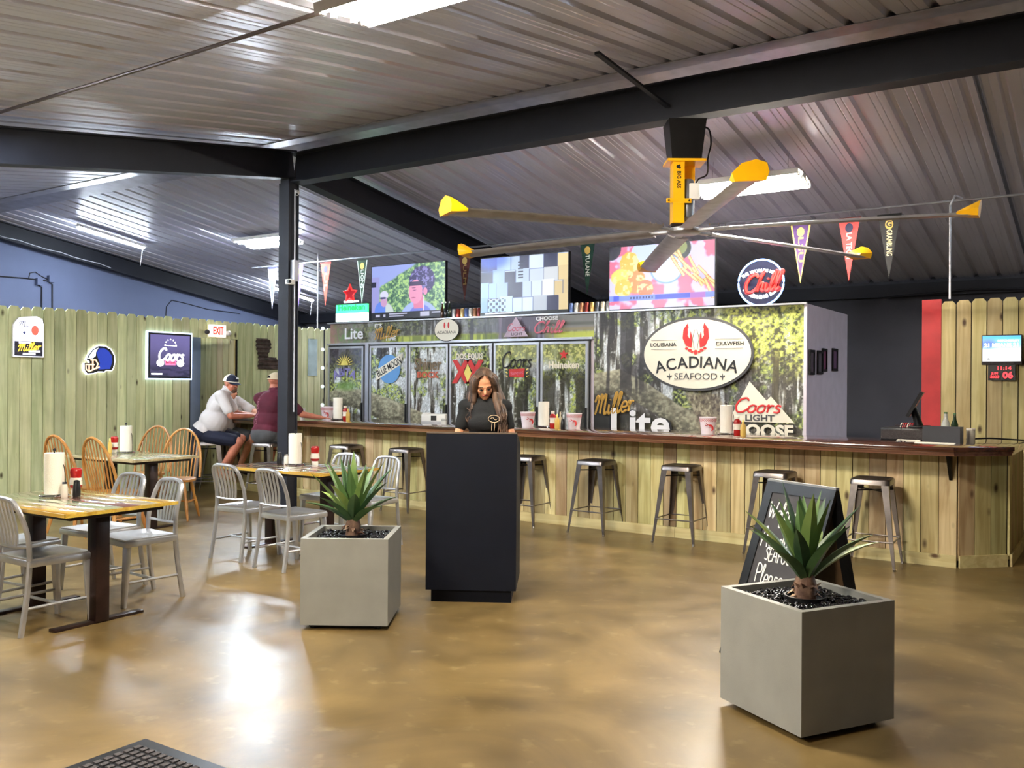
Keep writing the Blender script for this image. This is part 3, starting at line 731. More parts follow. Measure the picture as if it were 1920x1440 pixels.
# fascia over the doors
def fascia(X, Z):
    img = forest(X, Z, 9)
    y = (Z-2.15)/.32
    img = img*.55+np.array([60, 56, 54.])*.45
    left = sst(-9.2, -10.1, X)
    img = blend(img, left*.8, (128, 120, 108)); img = blend(img, left*sst(.5, .6, fbm(X*20, Z*20, 4, 3)), (104, 132, 82)); img = blend(img, sst(-10.0, -10.25, X)*.6, (150, 96, 90))
    gr = sst(.38, .24, y)*sst(-9.3, -9.0, X)
    img = blend(img, gr, (186, 196, 88)); img = blend(img, gr*sst(.5, .62, fbm(X*9, Z*2, 8)), (126, 140, 66))
    mid = sst(-7.7, -7.3, X)*sst(.25, .45, y)
    img = blend(img, mid*.75, (128, 132, 142))
    tr = sst(.56, .63, fbm(X*9, Z*1.2, 12, 3))*sst(-7.9, -7.6, X)*sst(-6.2, -6.4, X)
    img = blend(img, tr*.8, (70, 72, 80))
    pur = sst(-7.15, -7.0, X)*sst(-6.0, -6.4, X)
    img = blend(img, pur*.7, (92, 82, 104)); img = blend(img, pur*sst(.55, .65, fbm(X*14, Z*2.5, 15)), (140, 130, 150))
    lake = sst(-6.5, -6.2, X)
    img = blend(img, lake*sst(.3, .5, y)*.85, (138, 138, 136)); img = blend(img, lake*sst(.12, .0, np.abs(y-.62)), (96, 98, 96)); img = blend(img, lake*sst(.12, .0, np.abs(y-.40)), (150, 140, 110))
    return img
ZF0 = 2.165
canvas('fascia_print', X0, XM-.005, ZF0, ZC-.002, 470, 36, fascia, M['print'], ck, FACE_T @ T(0, 0, -.025))
MB().box(X0-.02, XM, -.03, .03, ZF0-.03, ZF0).build('head_rail', M['silver_frame'], ck)
# doors
doors = [(-10.24, -9.50), (-9.37, -8.63), (-8.60, -7.88), (-7.85, -7.12), (-7.085, -6.36), (-6.33, -5.62)]
LIMB_L = [(-10.3, 1.32, .06), (-10.0, 1.36, .12), (-9.5, 1.28, .18), (-9.0, 1.14, .2), (-8.5, 1.02, .16), (-8.0, .92, .12), (-5, .2, .1)]
def doorpaint(k):
    def f(X, Z):
        img = forest(X, Z, 3+k*0.37, LIMB_L if k < 3 else None)
        if k in (4, 5):
            d = sst(1.85, 1.6, Z)*sst(.40, .52, fbm(X*9, Z*1.3, 40+k, 3)); img = blend(img, d*.8, (50, 48, 46))
        if k >= 4:
            fine = fbm(X*30, Z*30, 44, 3); u = sst(1.75, 1.95, Z)
            img = blend(img, u*.7, (128, 136, 82)); img = blend(img, u*sst(.52, .64, fine), (206, 208, 140))
        if k == 0:
            u = sst(1.65, 1.9, Z); img = blend(img, u*.75, (72, 68, 78)); u = sst(.35, .1, np.hypot((X+9.85)/.9, (Z-1.5)/.3)); img = blend(img, u*.8, (118, 152, 84))
        return img
    return f
M['door_gap'] = mat('door_gasket', (12, 12, 14), .6)
for k, (a, b) in enumerate(doors):
    d = empty('door', ((a+b)/2, -.02, 0)); d.parent = ck
    w = (b-a)/2; z0, z1 = .12, 2.11
    MB().box(-w-.018, w+.018, .0, .02, z0-.02, z1+.022).build('gasket', M['door_gap'], d)
    fw = .032
    MB().box(-w, w, -.035, .0, z1-fw, z1).box(-w, w, -.035, .0, z0, z0+fw).box(-w, -w+fw, -.035, .0, z0+fw, z1-fw).box(w-fw, w, -.035, .0, z0+fw, z1-fw).build('frame', M['silver_frame'], d)
    canvas('glass_print', -w+fw, w-fw, .75, z1-fw, 96, 190, (lambda X, Z, k=k, c=(a+b)/2: doorpaint(k)(X+c, Z)), M['door_print'], d, FACE_T @ T(0, 0, .022))
    MB().box(-w+fw, w-fw, -.02, -.004, z0+fw, .75).build('lower_glass', M['door_gap'], d)
    MB().box(w-.025, w-.005, -.06, -.036, .95, 1.25).build('handle', M['black_plastic'], d)
for a in (-9.435,): MB().box(a-.035, a+.035, -.045, .03, 0, 2.15).build('mullion', M['silver_frame'], ck)
# prints on the cooler: placed in the plane just in front of it
def onT(s, z, y=-.036): return FACE_T_at(s, z, y)
def FACE_T_at(s, z, y): return T(s, y, z) @ FACE_T
YD = -.062
def dt(s, z, dy=0): return FACE_T_at(s, z, YD-dy)
def poly(name, pts, m, mtx, parent=ck, d=.001): return MB().prism(pts, 0, d).build(name, m, parent, mtx=mtx)
def disc(cx, cy, rx, ry, n=36): return [(cx+rx*math.cos(2*PI*i/n), cy+ry*math.sin(2*PI*i/n)) for i in range(n)]
def star(cx, cy, r, q=.42): return [(cx+(r if i % 2 == 0 else r*q)*math.sin(PI*i/5), cy+(r if i % 2 == 0 else r*q)*math.cos(PI*i/5)) for i in range(10)][::-1]
# first door: rising sun over purple letters
for i in range(11):
    a = R(8+164*i/10); c, s_ = math.cos(a), math.sin(a)
    poly('sun_ray', [(c*.08-s_*.013, s_*.08+c*.013), (c*.08+s_*.013, s_*.08-c*.013), (c*.20, s_*.17)][::-1], M['print_yellow'], dt(-9.88, 1.82))
poly('sun', [(.10*math.cos(PI*i/12), .085*math.sin(PI*i/12)) for i in range(13)], M['print_yellow'], dt(-9.88, 1.82))
arc_text('ABITA', dt(-9.88, 1.25), M['print_purple'], ck, 0, 0, .46, 118, 62, size=.17, bold=.006)
# second door: blue disc with a ribbon
poly('blue_disc', disc(0, 0, .215, .215), M['print_blue'], dt(-8.97, 1.76))
poly('ribbon', [(-.27, -.20), (.22, .04), (.27, .22), (-.24, -.03)], M['print_cream'], dt(-8.97, 1.78, .002))
m = dt(-8.97, 1.785, .004) @ Matrix.Rotation(R(25), 4, 'Z')
text('BLUE MOON', m, M['print_black'], ck, width=.50, size=.15, bold=.002)
# third
text('Shiner', dt(-8.24, 1.82), mat('print_taupe', (120, 102, 78), .5), ck, width=.50, size=.24, bold=.006)
text('BOCK', dt(-8.24, 1.67), mat('print_rust', (196, 92, 66), .5), ck, width=.40, size=.12, bold=.005)
# fourth
text('DOS EQUIS', dt(-7.50, 1.93), M['print_cream'], ck, width=.46, size=.11, bold=.003)
text('XX', dt(-7.52, 1.70, .001), M['print_red'], ck, width=.56, size=.42, bold=.022)
poly('lozenge', [(-.065, 0), (0, -.13), (.065, 0), (0, .13)], M['print_yellow'], dt(-7.52, 1.70, .003))
# fifth
script('Coors', dt(-6.72, 1.88), M['print_black'], ck, .50, .22, w=.011)
poly('red_label', [(-.12, -.05), (.11, -.06), (.13, .06), (-.13, .05)], M['print_red'], dt(-6.70, 1.70))
text('Banquet', dt(-6.70, 1.70, .002) @ Matrix.Rotation(R(6), 4, 'Z'), M['print_pink'], ck, width=.2, size=.07)
for e in (-1, 1):
    for q in range(3): poly('flourish', [(e*.15, -.06+.045*q), (e*.20, -.03+.05*q), (e*.15, -.04+.045*q)][::e], M['print_yellow'], dt(-6.70, 1.70))
# sixth
poly('star', star(0, 0, .075), M['print_red'], dt(-5.97, 1.94))
text('Heineken', dt(-5.97, 1.80), M['print_cream'], ck, width=.46, size=.13, bold=.004)
# fascia prints
YF = -.034
def ft(s, z, dy=0): return FACE_T_at(s, z, YF-dy)
text('Lite', ft(-9.72, 2.30), M['print_white'], ck, width=.38, size=.24, bold=.004)
text("IT'S", ft(-9.22, 2.41), M['print_white'], ck, width=.14, size=.075, bold=.002)
script('Miller', ft(-9.06, 2.31), M['print_gold'], ck, .50, .17, w=.010, tilt=.12)
text('TIME', ft(-8.97, 2.215), M['print_white'], ck, width=.22, size=.09, bold=.003)
ov = dict(r=(.215, .155))
poly('oval_rim', disc(0, 0, .225, .165), M['print_black'], ft(-7.92, 2.315)); poly('oval', disc(0, 0, .215, .155), M['print_cream'], ft(-7.92, 2.315, .0015))
text('ACADIANA', ft(-7.92, 2.28, .003), M['print_black'], ck, width=.34, size=.06)
for e in (-1, 1): poly('claw', disc(e*.035, .06, .016, .045, 14), M['print_red'], ft(-7.92, 2.32, .003))
poly('mountain', [(-.20, -.12), (.20, -.12), (.0, .15)], mat('print_mauve', (196, 176, 196), .5), ft(-6.74, 2.31))
script('Coors', ft(-6.74, 2.32, .002), M['print_pink'], ck, .30, .10, w=.005); text('LIGHT', ft(-6.72, 2.225, .002), M['print_grey'], ck, width=.18, size=.055)
text('CHOOSE', ft(-6.25, 2.42), M['print_white'], ck, width=.34, size=.07, bold=.002)
script('Chill', ft(-6.25, 2.31), M['print_pink'], ck, .46, .15, w=.011)
# great oval sign on the mural
sg = empty('logo_sign', (-4.15, TC-.045, 1.925), label='large oval cream sign with red claws and black lettering on the mural', cat='sign')
def so(x, z, d=0): return T(x, -.001-d, z) @ FACE_T
MB().prism(disc(0, 0, .705, .445, 64), 0, .02).build('rim', M['print_grey'], sg, mtx=so(0, 0, -.012))
MB().prism(disc(0, 0, .675, .415, 64), 0, .024).build('panel', M['print_cream'], sg, mtx=so(0, 0, -.012))
arc_text('ACADIANA', so(0, -.0, .014), M['print_black'], sg, 0, -2.105, 2.0, 105.2, 74.8, size=.195, bold=.003)
text('SEAFOOD', so(0, -.272, .014), M['print_grey'], sg, width=.54, size=.11)
for e in (-1, 1):
    f = so(e*.335, -.272, .014)
    poly('fleur_de_lis', [(-.006, -.04), (.006, -.04), (.008, -.01), (.03, -.005), (.028, .02), (.01, .005), (0, .045), (-.01, .005), (-.028, .02), (-.03, -.005), (-.008, -.01)], M['print_grey'], f, sg)
    text('LOUISIANA' if e < 0 else 'CRAWFISH', so(e*.42, .115, .014), M['print_black'], sg, width=.34, size=.062, bold=.001)
    for q in (-1, 1): MB().box(-.17, .17, -.002, .002, 0, .001).build('rule', M['print_grey'], sg, mtx=so(e*.41, .115+q*.055, .014))
    # claw: outer pincer, inner finger, segments
    P = [(a_*.9, b_*.82+.065) for a_, b_ in [(.06, -.08), (.135, -.05), (.185, .06), (.175, .19), (.115, .28), (.10, .20), (.115, .10), (.085, .05), (.075, .17), (.055, .10), (.05, .0)]]
    pp = [(e*a, b) for a, b in P]; pp = pp if e > 0 else pp[::-1]
    poly('claw', pp, M['print_red'], so(0, .075, .014), sg)
    for (a, b, r) in ((.075, -.03, .026), (.045, -.05, .018), (.115, -.01, .022)): poly('claw_joint', disc(e*a, b, r, r*.7, 12), M['print_red'], so(0, .075, .014), sg)
    poly('claw_gap', [(e*.085, .12), (e*.096, .14), (e*.10, .23), (e*.088, .23), (e*.078, .14)][::-e], M['print_cream'], so(0, .075, .016), sg)
    MB().tube(crom([(e*.02, -.03, 0), (e*.03, .04, 0), (e*.04, .10, 0), (e*.012, .2, 0)]), .002, n=5).build('feeler', M['print_grey'], sg, mtx=so(0, .09, .014))
poly('claw_joint', disc(0, -.02, .026, .03, 14), M['print_red'], so(0, .04, .014), sg)
# prints low on the mural
YM = -.030
def mt(s, z, dy=0): return FACE_T_at(s, z, YM-dy)
script('Miller', mt(-5.27, 1.32), M['print_gold'], ck, .56, .26, w=.014, tilt=.12)
text('Lite', mt(-4.90, 1.06), M['print_black'], ck, width=.86, size=.50, bold=.012); text('Lite', mt(-4.90, 1.06, .003), M['print_white'], ck, width=.80, size=.48, bold=.012)
mm = [(-.33, -.17), (.44, -.17), (.17, .13), (.12, .08), (-.08, .30)]
poly('mountain', mm, M['print_cream'], mt(-3.42, 1.30))
script('Coors', mt(-3.42, 1.325, .003), M['print_red'], ck, .56, .17, w=.012)
text('LIGHT', mt(-3.38, 1.175, .003), M['print_grey'], ck, width=.34, size=.10, bold=.003)
text('CHOOSE', mt(-3.42, 1.03), M['print_black'], ck, width=.88, size=.19, bold=.012); text('CHOOSE', mt(-3.42, 1.03, .003), M['print_cream'], ck, width=.86, size=.18, bold=.008)
# picture frames on the white side of the cooler
for i, (xa, xb, ya, yb) in enumerate([(1517, 1526, 655, 703), (1532, 1541, 657, 702), (1541, 1549, 653, 697), (1560, 1569, 653, 696)]):
    a = ps(xa, ya, X1+.01); b = ps(xb, yb, X1+.01)
    f = empty('picture_frame', (X1+.006, (a[0]+b[0])/2, (a[1]+b[1])/2), label=['black picture frame nearest the cooler corner', 'black picture frame second from the cooler corner, hung low', 'reddish black picture frame, third from the cooler corner', 'black picture frame furthest back on the cooler side'][i], cat='picture')
    w = (b[0]-a[0])/2; h = (a[1]-b[1])/2
    MB().box(0, .02, -w, w, h-.03, h).box(0, .02, -w, w, -h, -h+.03).box(0, .02, -w, -w+.03, -h+.03, h-.03).box(0, .02, w-.03, w, -h+.03, h-.03).build('frame', M['black_metal'], f)
    MB().box(.001, .008, -w+.02, w-.02, -h+.02, h-.02).build('picture', mat('picture_%d' % i, ((96, 84, 92), (90, 84, 90), (120, 60, 92), (110, 80, 110))[i], .4), f)
# string of globe lamps down the cooler's left edge
gs = empty('globe_light_string', (X0-.07, TC-.04, 0), label='string of small globe lamps down the left edge of the cooler', cat='string lights')
MB().tube([(0, 0, .9), (.01, 0, 1.5), (0, 0, 2.42)], .012).build('wire', M['cable'], gs)
GE = emit('globe', (210, 235, 225), 1.2)
for z in (2.40, 2.07, 1.78, 1.49, 1.20): MB().ell((0, -.03, z), (.028, .028, .028), 10, 7).build('globe', GE, gs, smooth=True)

# ================================================================ SCREENS
def px_tv1(X, Z):
    u = X/1.40+.5; v = Z/.79+.5
    f = fbm(u*40, v*26, 2, 3); g = fbm(u*9, v*6, 4, 3)
    img = np.zeros(X.shape+(3,))+np.array([150, 164, 226.])
    hedge = sst(0, .06, (u-.10)-(v-.60)*1.25+.05*(g-.5))*sst(.10, .13, u)
    img = blend(img, hedge, (96, 138, 104)); img = blend(img, hedge*sst(.5, .62, f), (168, 206, 130)); img = blend(img, hedge*sst(.42, .32, f), (52, 92, 74))
    img = blend(img, sst(.12, .10, u)*sst(.80, .78, v), (150, 150, 210)); img = blend(img, ((u < .065) & (v > .60) & (v < .70)).astype(float), (22, 22, 50))
    # small figure
    img = blend(img, sst(1.0, .9, np.hypot((u-.20)/.13, (v-.03)/.28)), (196, 206, 206)); img = blend(img, ((u < .2)*sst(1.0, .9, np.hypot((u-.13)/.09, (v-.12)/.2))), (92, 130, 224))
    img = blend(img, sst(1, .9, np.hypot((u-.175)/.05, (v-.33)/.12)), (196, 150, 190)); img = blend(img, sst(1, .9, np.hypot((u-.18)/.062, (v-.44)/.085)), (208, 208, 236)); img = blend(img, sst(1, .85, np.hypot((u-.165)/.05, (v-.385)/.022)), (60, 60, 110))
    # large figure
    img = blend(img, sst(1.0, .93, np.hypot((u-.66)/.27, (v+.06)/.38)), (160, 178, 240)); img = blend(img, sst(1.0, .93, np.hypot((u-.68)/.17, (v+.02)/.26)), (112, 124, 214))
    img = blend(img, ((np.abs(u-.645-.05*(.4-v)) < .065) & (v < .42) & (v > .16)).astype(float), (216, 124, 160))
    hair = sst(1.0, .93, np.hypot((u-.70)/.175, (v-.68)/.27)+.12*(f-.5)); img = blend(img, hair, (52, 44, 98)); img = blend(img, hair*sst(.52, .62, f), (132, 122, 190))
    face = sst(1.0, .95, np.hypot((u-.615)/.095, (v-.47)/.23)); img = blend(img, face, (226, 146, 182))
    img = blend(img, sst(1, .9, np.hypot((u-.745)/.03, (v-.47)/.07)), (220, 140, 180)); img = blend(img, ((v > .585) & (v < .66) & (u > .53) & (u < .72)).astype(float)*.9, (44, 34, 76))
    for (a, b, c, d) in ((.59, .545, .03, .01), (.60, .50, .028, .009)): img = blend(img, sst(1, .8, np.hypot((u-a)/c, (v-b)/d))*.8, (110, 50, 100))
    img = blend(img, sst(1, .8, np.hypot((u-.585)/.035, (v-.36)/.012))*.8, (160, 70, 110))
    img = blend(img, ((np.abs(u-.725) < .006) & (v < .38)).astype(float), (236, 210, 240))
    bar_ = sst(.115, .11, v); img = blend(img, bar_, (18, 18, 34))
    for (a, b, y0, y1) in ((.06, .12, .03, .07), (.17, .20, .03, .07), (.25, .50, .065, .085), (.25, .45, .025, .045), (.68, .80, .01, .10), (.83, .98, .065, .085)):
        img = blend(img, ((u > a) & (u < b) & (v > y0) & (v < y1)).astype(float)*.85, (214, 214, 240))
    return img
def px_tv2(X, Z):
    u = X/1.40+.5; v = 1-(Z/.79+.5)
    img = np.zeros(X.shape+(3,))+np.array([200, 214, 240.])
    r = random.Random(4)
    rows = [(.0, .24), (.24, .46), (.46, .72), (.72, 1.0)]
    for (a, b) in rows:
        x = -.02
        while x < 1:
            w = r.uniform(.09, .17); t = r.uniform(0, 1); cx = x+w/2
            base = np.array([150, 190, 250.])*(1-cx)+np.array([236, 232, 226.])*cx
            c = base*(0.78+.3*t) if t > .22 else np.array([52, 52, 84.])
            if cx > .88: c = np.array([240, 214, 160.])*(.85+.2*t)
            img = blend(img, ((u > x) & (u < x+w) & (v > a+r.uniform(-.03, .03)) & (v < b)).astype(float), c)
            img = blend(img, ((np.abs(u-x) < .004) & (v > a) & (v < b)).astype(float)*.7, (70, 84, 130)); x += w
        img = blend(img, (np.abs(v-b) < .006).astype(float)*.6, (80, 96, 150))
    img = blend(img, sst(.3, .1, np.hypot(u-.12, v-.02))*.8, (60, 90, 220))
    img = blend(img, ((u > .44) & (u < .50) & (v > .1) & (v < .4) & (np.sin(v*120) > .2)).astype(float), (40, 40, 70))
    img = blend(img, ((u > .08) & (u < .30) & (v > .72) & (v < .97) & (np.sin(u*90)*np.sin(v*60) > .1)).astype(float)*.8, (40, 44, 70))
    img = blend(img, ((v > .955)).astype(float), (10, 10, 16)); img = blend(img, ((v > .965) & (v < .985) & (u > .05) & (u < .40)).astype(float), (230, 230, 240))
    return img
def px_tv3(X, Z):
    u = X/1.40+.5; v = Z/.79+.5
    g = fbm(u*8, v*5, 7, 3); f = fbm(u*30, v*20, 8, 2)
    img = np.zeros(X.shape+(3,))+np.array([214, 206, 246.])
    img = blend(img, sst(.5, .62, g)*.8, (236, 84, 120))
    img = blend(img, sst(1, .9, np.hypot((u-.35)/.14, (v-.88)/.20)), (200, 214, 250)); img = blend(img, sst(1, .93, np.hypot((u-.67)/.12, (v-.90)/.19)), (40, 46, 40)); img = blend(img, sst(1, .9, np.hypot((u-.67)/.085, (v-.92)/.13)), (146, 156, 90))
    img = blend(img, sst(1, .93, np.hypot((u-.56)/.15, (v-.60)/.22)), (214, 236, 255)); img = blend(img, sst(.1, .0, np.abs(np.hypot((u-.56)/.15, (v-.60)/.22)-1)), (120, 160, 210))
    for (a, b, ra, rb, c) in ((.20, .72, .10, .20, (250, 190, 60)), (.12, .50, .11, .15, (240, 220, 90)), (.27, .42, .10, .20, (238, 142, 50)), (.14, .33, .09, .16, (246, 196, 50)), (.36, .30, .08, .16, (240, 120, 60))):
        m = sst(1, .85, np.hypot((u-a)/ra, (v-b)/rb)+.2*(f-.5)); img = blend(img, m, c); img = blend(img, m*sst(.55, .65, f), (255, 232, 150))
    for i in range(13):
        a = .60+.035*i; b = .80-.045*i+.10*math.sin(i*2.3); an = -.9+.25*math.sin(i*1.7); c, s_ = math.cos(an), math.sin(an)
        p = (u-a)*1.77*c+(v-b)*s_; q = -(u-a)*1.77*s_+(v-b)*c
        img = blend(img, ((np.abs(p) < .17) & (np.abs(q) < .026)).astype(float), (206, 130, 70)); img = blend(img, ((np.abs(p) < .165) & (np.abs(q) < .017)).astype(float), (252, 226, 160))
    img = blend(img, sst(1, .9, np.hypot((u-.02)/.10, (v-.98)/.20)), (30, 20, 40))
    img = blend(img, ((v > .13) & (v < .21)).astype(float), (120, 140, 250)); img = blend(img, ((v > .135) & (v < .205) & (u > .45) & (u < .78)).astype(float), (30, 50, 200)); img = blend(img, ((v > .13) & (v < .21) & (u > .78) & (u < .92)).astype(float), (170, 90, 190))
    img = blend(img, ((v > .15) & (v < .19) & (u > .2) & (u < .43) & (np.sin(u*210) > -.2)).astype(float), (30, 40, 110)); img = blend(img, ((u > .04) & (u < .10) & (v > .13) & (v < .21)).astype(float), (60, 80, 230))
    return img
def tv(s, z, fn, lab):
    o = empty('television', (s, TC+.02, z), label=lab, cat='television', group=None)
    MB().box(-.712, .712, .0, .05, -.41, .40).build('bezel', M['black_plastic'], o)
    canvas('screen', -.70, .70, -.395, .39, 230, 130, fn, M['screen'], o, T(0, -.002, 0) @ FACE_T)
    MB().tube([(0, .05, -.1), (0, .16, -.15), (0, .16, ZC-z+.0)], .02).build('mount_pole', M['black_metal'], o)
    return o
tv(-8.70, 2.92, px_tv1, 'wall television showing a curly-haired person against a hedge')
tv(-6.66, 2.90, px_tv2, 'television showing stacked pale blue boxes, between the other two')
tv(-4.65, 2.90, px_tv3, 'television showing fried food and a blue caption, nearest the round neon sign')

# ================================================================ SIGNS
N_RED = emit('neon_red', (255, 40, 36), 2.2); N_BLUE = emit('neon_blue', (120, 165, 255), 5.0); N_WHITE = emit('neon_white', (226, 236, 255), 4.0); N_GREEN = emit('neon_green', (60, 230, 130), 2.0)
cs = empty('neon_sign', (-3.445, 10.48, 2.76), label='round neon sign reading Chill in red inside a blue ring', cat='neon sign')
MB().prism(disc(0, 0, .275, .275, 48), 0, .02).build('backing', mat('sign_back_navy', (10, 12, 34), .3), cs, mtx=T(0, .02, 0) @ FACE_T)
MB().tube([(.27*math.cos(2*PI*i/48), 0, .27*math.sin(2*PI*i/48)) for i in range(48)], .011, closed=True).build('ring_tube', N_BLUE, cs, smooth=True)
script('Chill', T(0, -.012, 0) @ FACE_T, N_RED, cs, .42, .20, w=.014, tilt=.08, th=1)
script('Chill', T(0, -.004, 0) @ FACE_T, mat('neon_shadow', (96, 8, 12), .5), cs, .46, .23, w=.02, tilt=.08)
arc_text('THE WORLDS MOST', T(0, -.004, 0) @ FACE_T, N_WHITE, cs, 0, -.28, .42, 110, 70, size=.05, bold=.002)
arc_text('REFRESHING BEER', T(0, -.004, 0) @ FACE_T, N_WHITE, cs, 0, .08, .25, 238, 302, size=.055, bold=.003)
for e in (-.15, .15): MB().box(e-.01, e+.01, -.01, .03, -.29, -.24).build('foot', M['black_metal'], cs)
hs = empty('neon_sign', (-9.90, 10.42, 2.49), label='green and white neon sign with a red star on the cooler', cat='neon sign')
MB().box(-.33, .33, -.02, .02, .02, .15).build('light_bar', emit('sign_white', (220, 255, 240), 2.6), hs)
MB().box(-.33, .33, -.015, .02, .155, .285).build('green_panel', N_GREEN, hs)
text('Heineken', T(0, -.017, .235) @ FACE_T, emit('neon_green_dark', (30, 190, 90), .9), hs, width=.56, size=.13, bold=.004)
MB().prism(star(0, 0, .15, .5), 0, .012).build('star', emit('star_dark', (150, 0, 20), .5), hs, mtx=T(-.03, -.002, .45) @ FACE_T)
MB().tube([(p[0]-.03, -.018, p[1]+.45) for p in star(0, 0, .145, .48)], .011, closed=True).build('star_tube', N_RED, hs)
MB().box(-.16, .14, -.02, .0, .315, .345).build('white_bar', N_WHITE, hs)
MB().box(-.25, -.22, .0, .02, -.0, .03).box(.22, .25, 0, .02, 0, .03).build('foot', M['black_metal'], hs)
# left wall signs (plane x = -10.88)
XS = XL+.03
def ws(t, z, d=0): return T(0, 0, 0) @ T(d, t, z) @ FACE_S
GLOW = emit('sign_glow', (215, 225, 255), 4.5)
s1 = empty('lit_sign', (XS, 5.865, 2.08), label='white lit sign with a red badge and black name panel, leftmost on the fence', cat='sign')
out = [(-.185, -.25), (.185, -.25), (.185, .15), (.17, .22), (.10, .25), (.0, .24), (-.05, .235), (-.12, .22), (-.16, .17), (-.185, .13)]
MB().prism(out, 0, .03).build('back_box', M['white_plastic'], s1, mtx=ws(0, 0)); MB().prism([(a*.97, b*.97) for a, b in out], 0, .003).build('face', emit('sign_face_white', (228, 228, 255), 1.7), s1, mtx=ws(0, 0, .031))
poly('name_panel', [(-.17, -.235), (.17, -.235), (.17, -.06), (-.17, -.06)], mat('panel_night', (20, 16, 44), .3), ws(0, 0, .0345), s1)
script('Miller', ws(0, -.125, .038), emit('gold_glow', (255, 205, 60), 1.2), s1, .28, .09, w=.006, tilt=.12)
for (a, b, c, d) in ((-.12, .02, -.085, -.068), (.0, .14, -.19, -.165), (-.07, .08, -.222, -.20)): poly('bar', [(a, c), (b, c), (b, d), (a, d)], emit('panel_glow', (240, 230, 255), 1.5), ws(0, 0, .037), s1)
poly('badge', disc(.075, .075, .045, .06), emit('badge_red', (240, 92, 76), .9), ws(0, 0, .036), s1)
script('Mi', ws(-.07, .15, .036), M['print_grey'], s1, .12, .06, w=.004); poly('star', star(-.055, .04, .028), mat('star_blue', (60, 70, 140), .4), ws(0, 0, .036), s1)
s2 = empty('lit_sign', (XS, 6.79, 1.82), label='lit football helmet sign in blue with a pale face guard on the fence', cat='sign')
hel = [(-.19, -.04), (-.21, -.045), (-.205, -.13), (-.17, -.175), (-.09, -.17), (-.02, -.145), (.06, -.15), (.09, -.125), (.16, -.13), (.185, -.10), (.205, -.02), (.20, .06), (.15, .14), (.07, .18), (-.02, .18), (-.10, .13), (-.16, .05), (-.18, .0), (-.14, -.02), (-.14, -.04)]
MB().prism([(a*1.07, b*1.07) for a, b in hel][::1], 0, .02).build('glow_edge', emit('helmet_glow', (235, 240, 255), 2.2), s2, mtx=ws(0, 0)); MB().prism(hel, 0, .004).build('outline', M['print_black'], s2, mtx=ws(0, 0, .021))
poly('shell', [(-.02, -.12), (.14, -.11), (.17, -.02), (.165, .06), (.12, .12), (.06, .155), (-.01, .15), (-.05, .09), (-.03, .03), (.0, -.04)], emit('helmet_blue', (24, 56, 170), .5), ws(0, 0, .026), s2)
poly('stripe', [(-.165, .01), (-.10, .02), (-.06, .05), (-.055, .10), (-.02, .16), (-.09, .125), (-.14, .06)], emit('helmet_white', (220, 230, 250), .9), ws(0, 0, .026), s2)
FG = emit('guard_glow', (250, 214, 180), .9)
for q in ([(-.13, .0), (-.06, .0), (-.03, -.05), (-.05, -.10), (-.15, -.15), (-.19, -.12), (-.195, -.06), (-.08, -.06)], [(-.10, .0), (-.10, -.13)], [(-.06, -.11), (-.01, -.09)], [(-.15, -.06), (-.15, -.15)]):
    MB().tube([(a, b, .0) for a, b in q], .010, n=6).build('guard_bar', FG, s2, mtx=ws(0, 0, .03))
s3 = empty('lit_sign', (XS, 7.825, 1.905), label='square lit sign with purple night picture and white lettering beside the doorway', cat='sign')
w, h = .36, .33
MB().box(0, .03, -w, w, -h, h).build('glow_edge', emit('edge_glow', (205, 225, 255), 1.6), s3); MB().box(.03, .036, -w+.02, w-.02, -h+.02, h-.02).build('frame', M['print_black'], s3)
def night(X, Z):
    n = fbm(X*6+3, Z*5, 4); img = np.zeros(X.shape+(3,))+np.array([92, 86, 132.])
    img = img*(.75+.5*sst(-.3, .3, X[..., None]*0+Z[..., None])+.15*n[..., None]); img = blend(img, sst(-.10, -.2, Z)*sst(.45, .55, fbm(X*9, Z*30, 6))*.8, (44, 44, 76)); return img
canvas('picture', -w+.045, w-.045, -h+.045, h-.045, 60, 56, night, attr_mat('night_screen', .3, .75), s3, ws(0, 0, .038))
WG = emit('letter_glow', (255, 255, 255), 1.8)
script('Coors', ws(0, .02, .042), WG, s3, .42, .17, w=.014)
poly('buckle', [(-.08, -.13), (.08, -.13), (.10, -.05), (-.10, -.05)], emit('buckle', (226, 120, 170), .8), ws(0, 0, .042), s3)
for e in (-1, 1): poly('bar', disc(e*.16, -.10, .06, .05, 14), WG, ws(0, 0, .041), s3)
text('Banquet', ws(0, -.09, .044), M['print_red'], s3, width=.15, size=.05)
for i in range(7): poly('arch_star', star(.085*math.cos(PI*i/6), .13+.075*math.sin(PI*i/6)+.02, .014), WG, ws(0, 0, .042), s3)
poly('arch_base', [(-.10, .135), (.10, .135), (.10, .145), (-.10, .145)], WG, ws(0, 0, .042), s3)
poly('bar', [(-.30, -.26), (-.13, -.26), (-.13, -.24), (-.30, -.24)], WG, ws(0, 0, .042), s3)
ex = empty('exit_sign', (XS+.04, 8.60, 2.285), label='lit white exit sign with red letters over the doorway', cat='sign')
MB().box(-.02, .03, -.14, .14, -.085, .09).build('case', emit('exit_white', (255, 236, 226), .8), ex, bevel=.006)
text('EXIT', ws(0, 0, .032), emit('exit_red', (235, 60, 40), .55), ex, width=.18, size=.16, bold=.004)
for e in (-1, 1): MB().cap((-.01, e*.17, -.02), (.03, e*.19, -.02), .03, .035).build('emergency_lamp', M['white_plastic'] if e > 0 else M['rubber'], ex, smooth=True)
la = empty('metal_cutout', (XS, 9.575, 1.985), label='rusty corrugated metal cutout in the shape of the boot state, behind the post', cat='wall art')
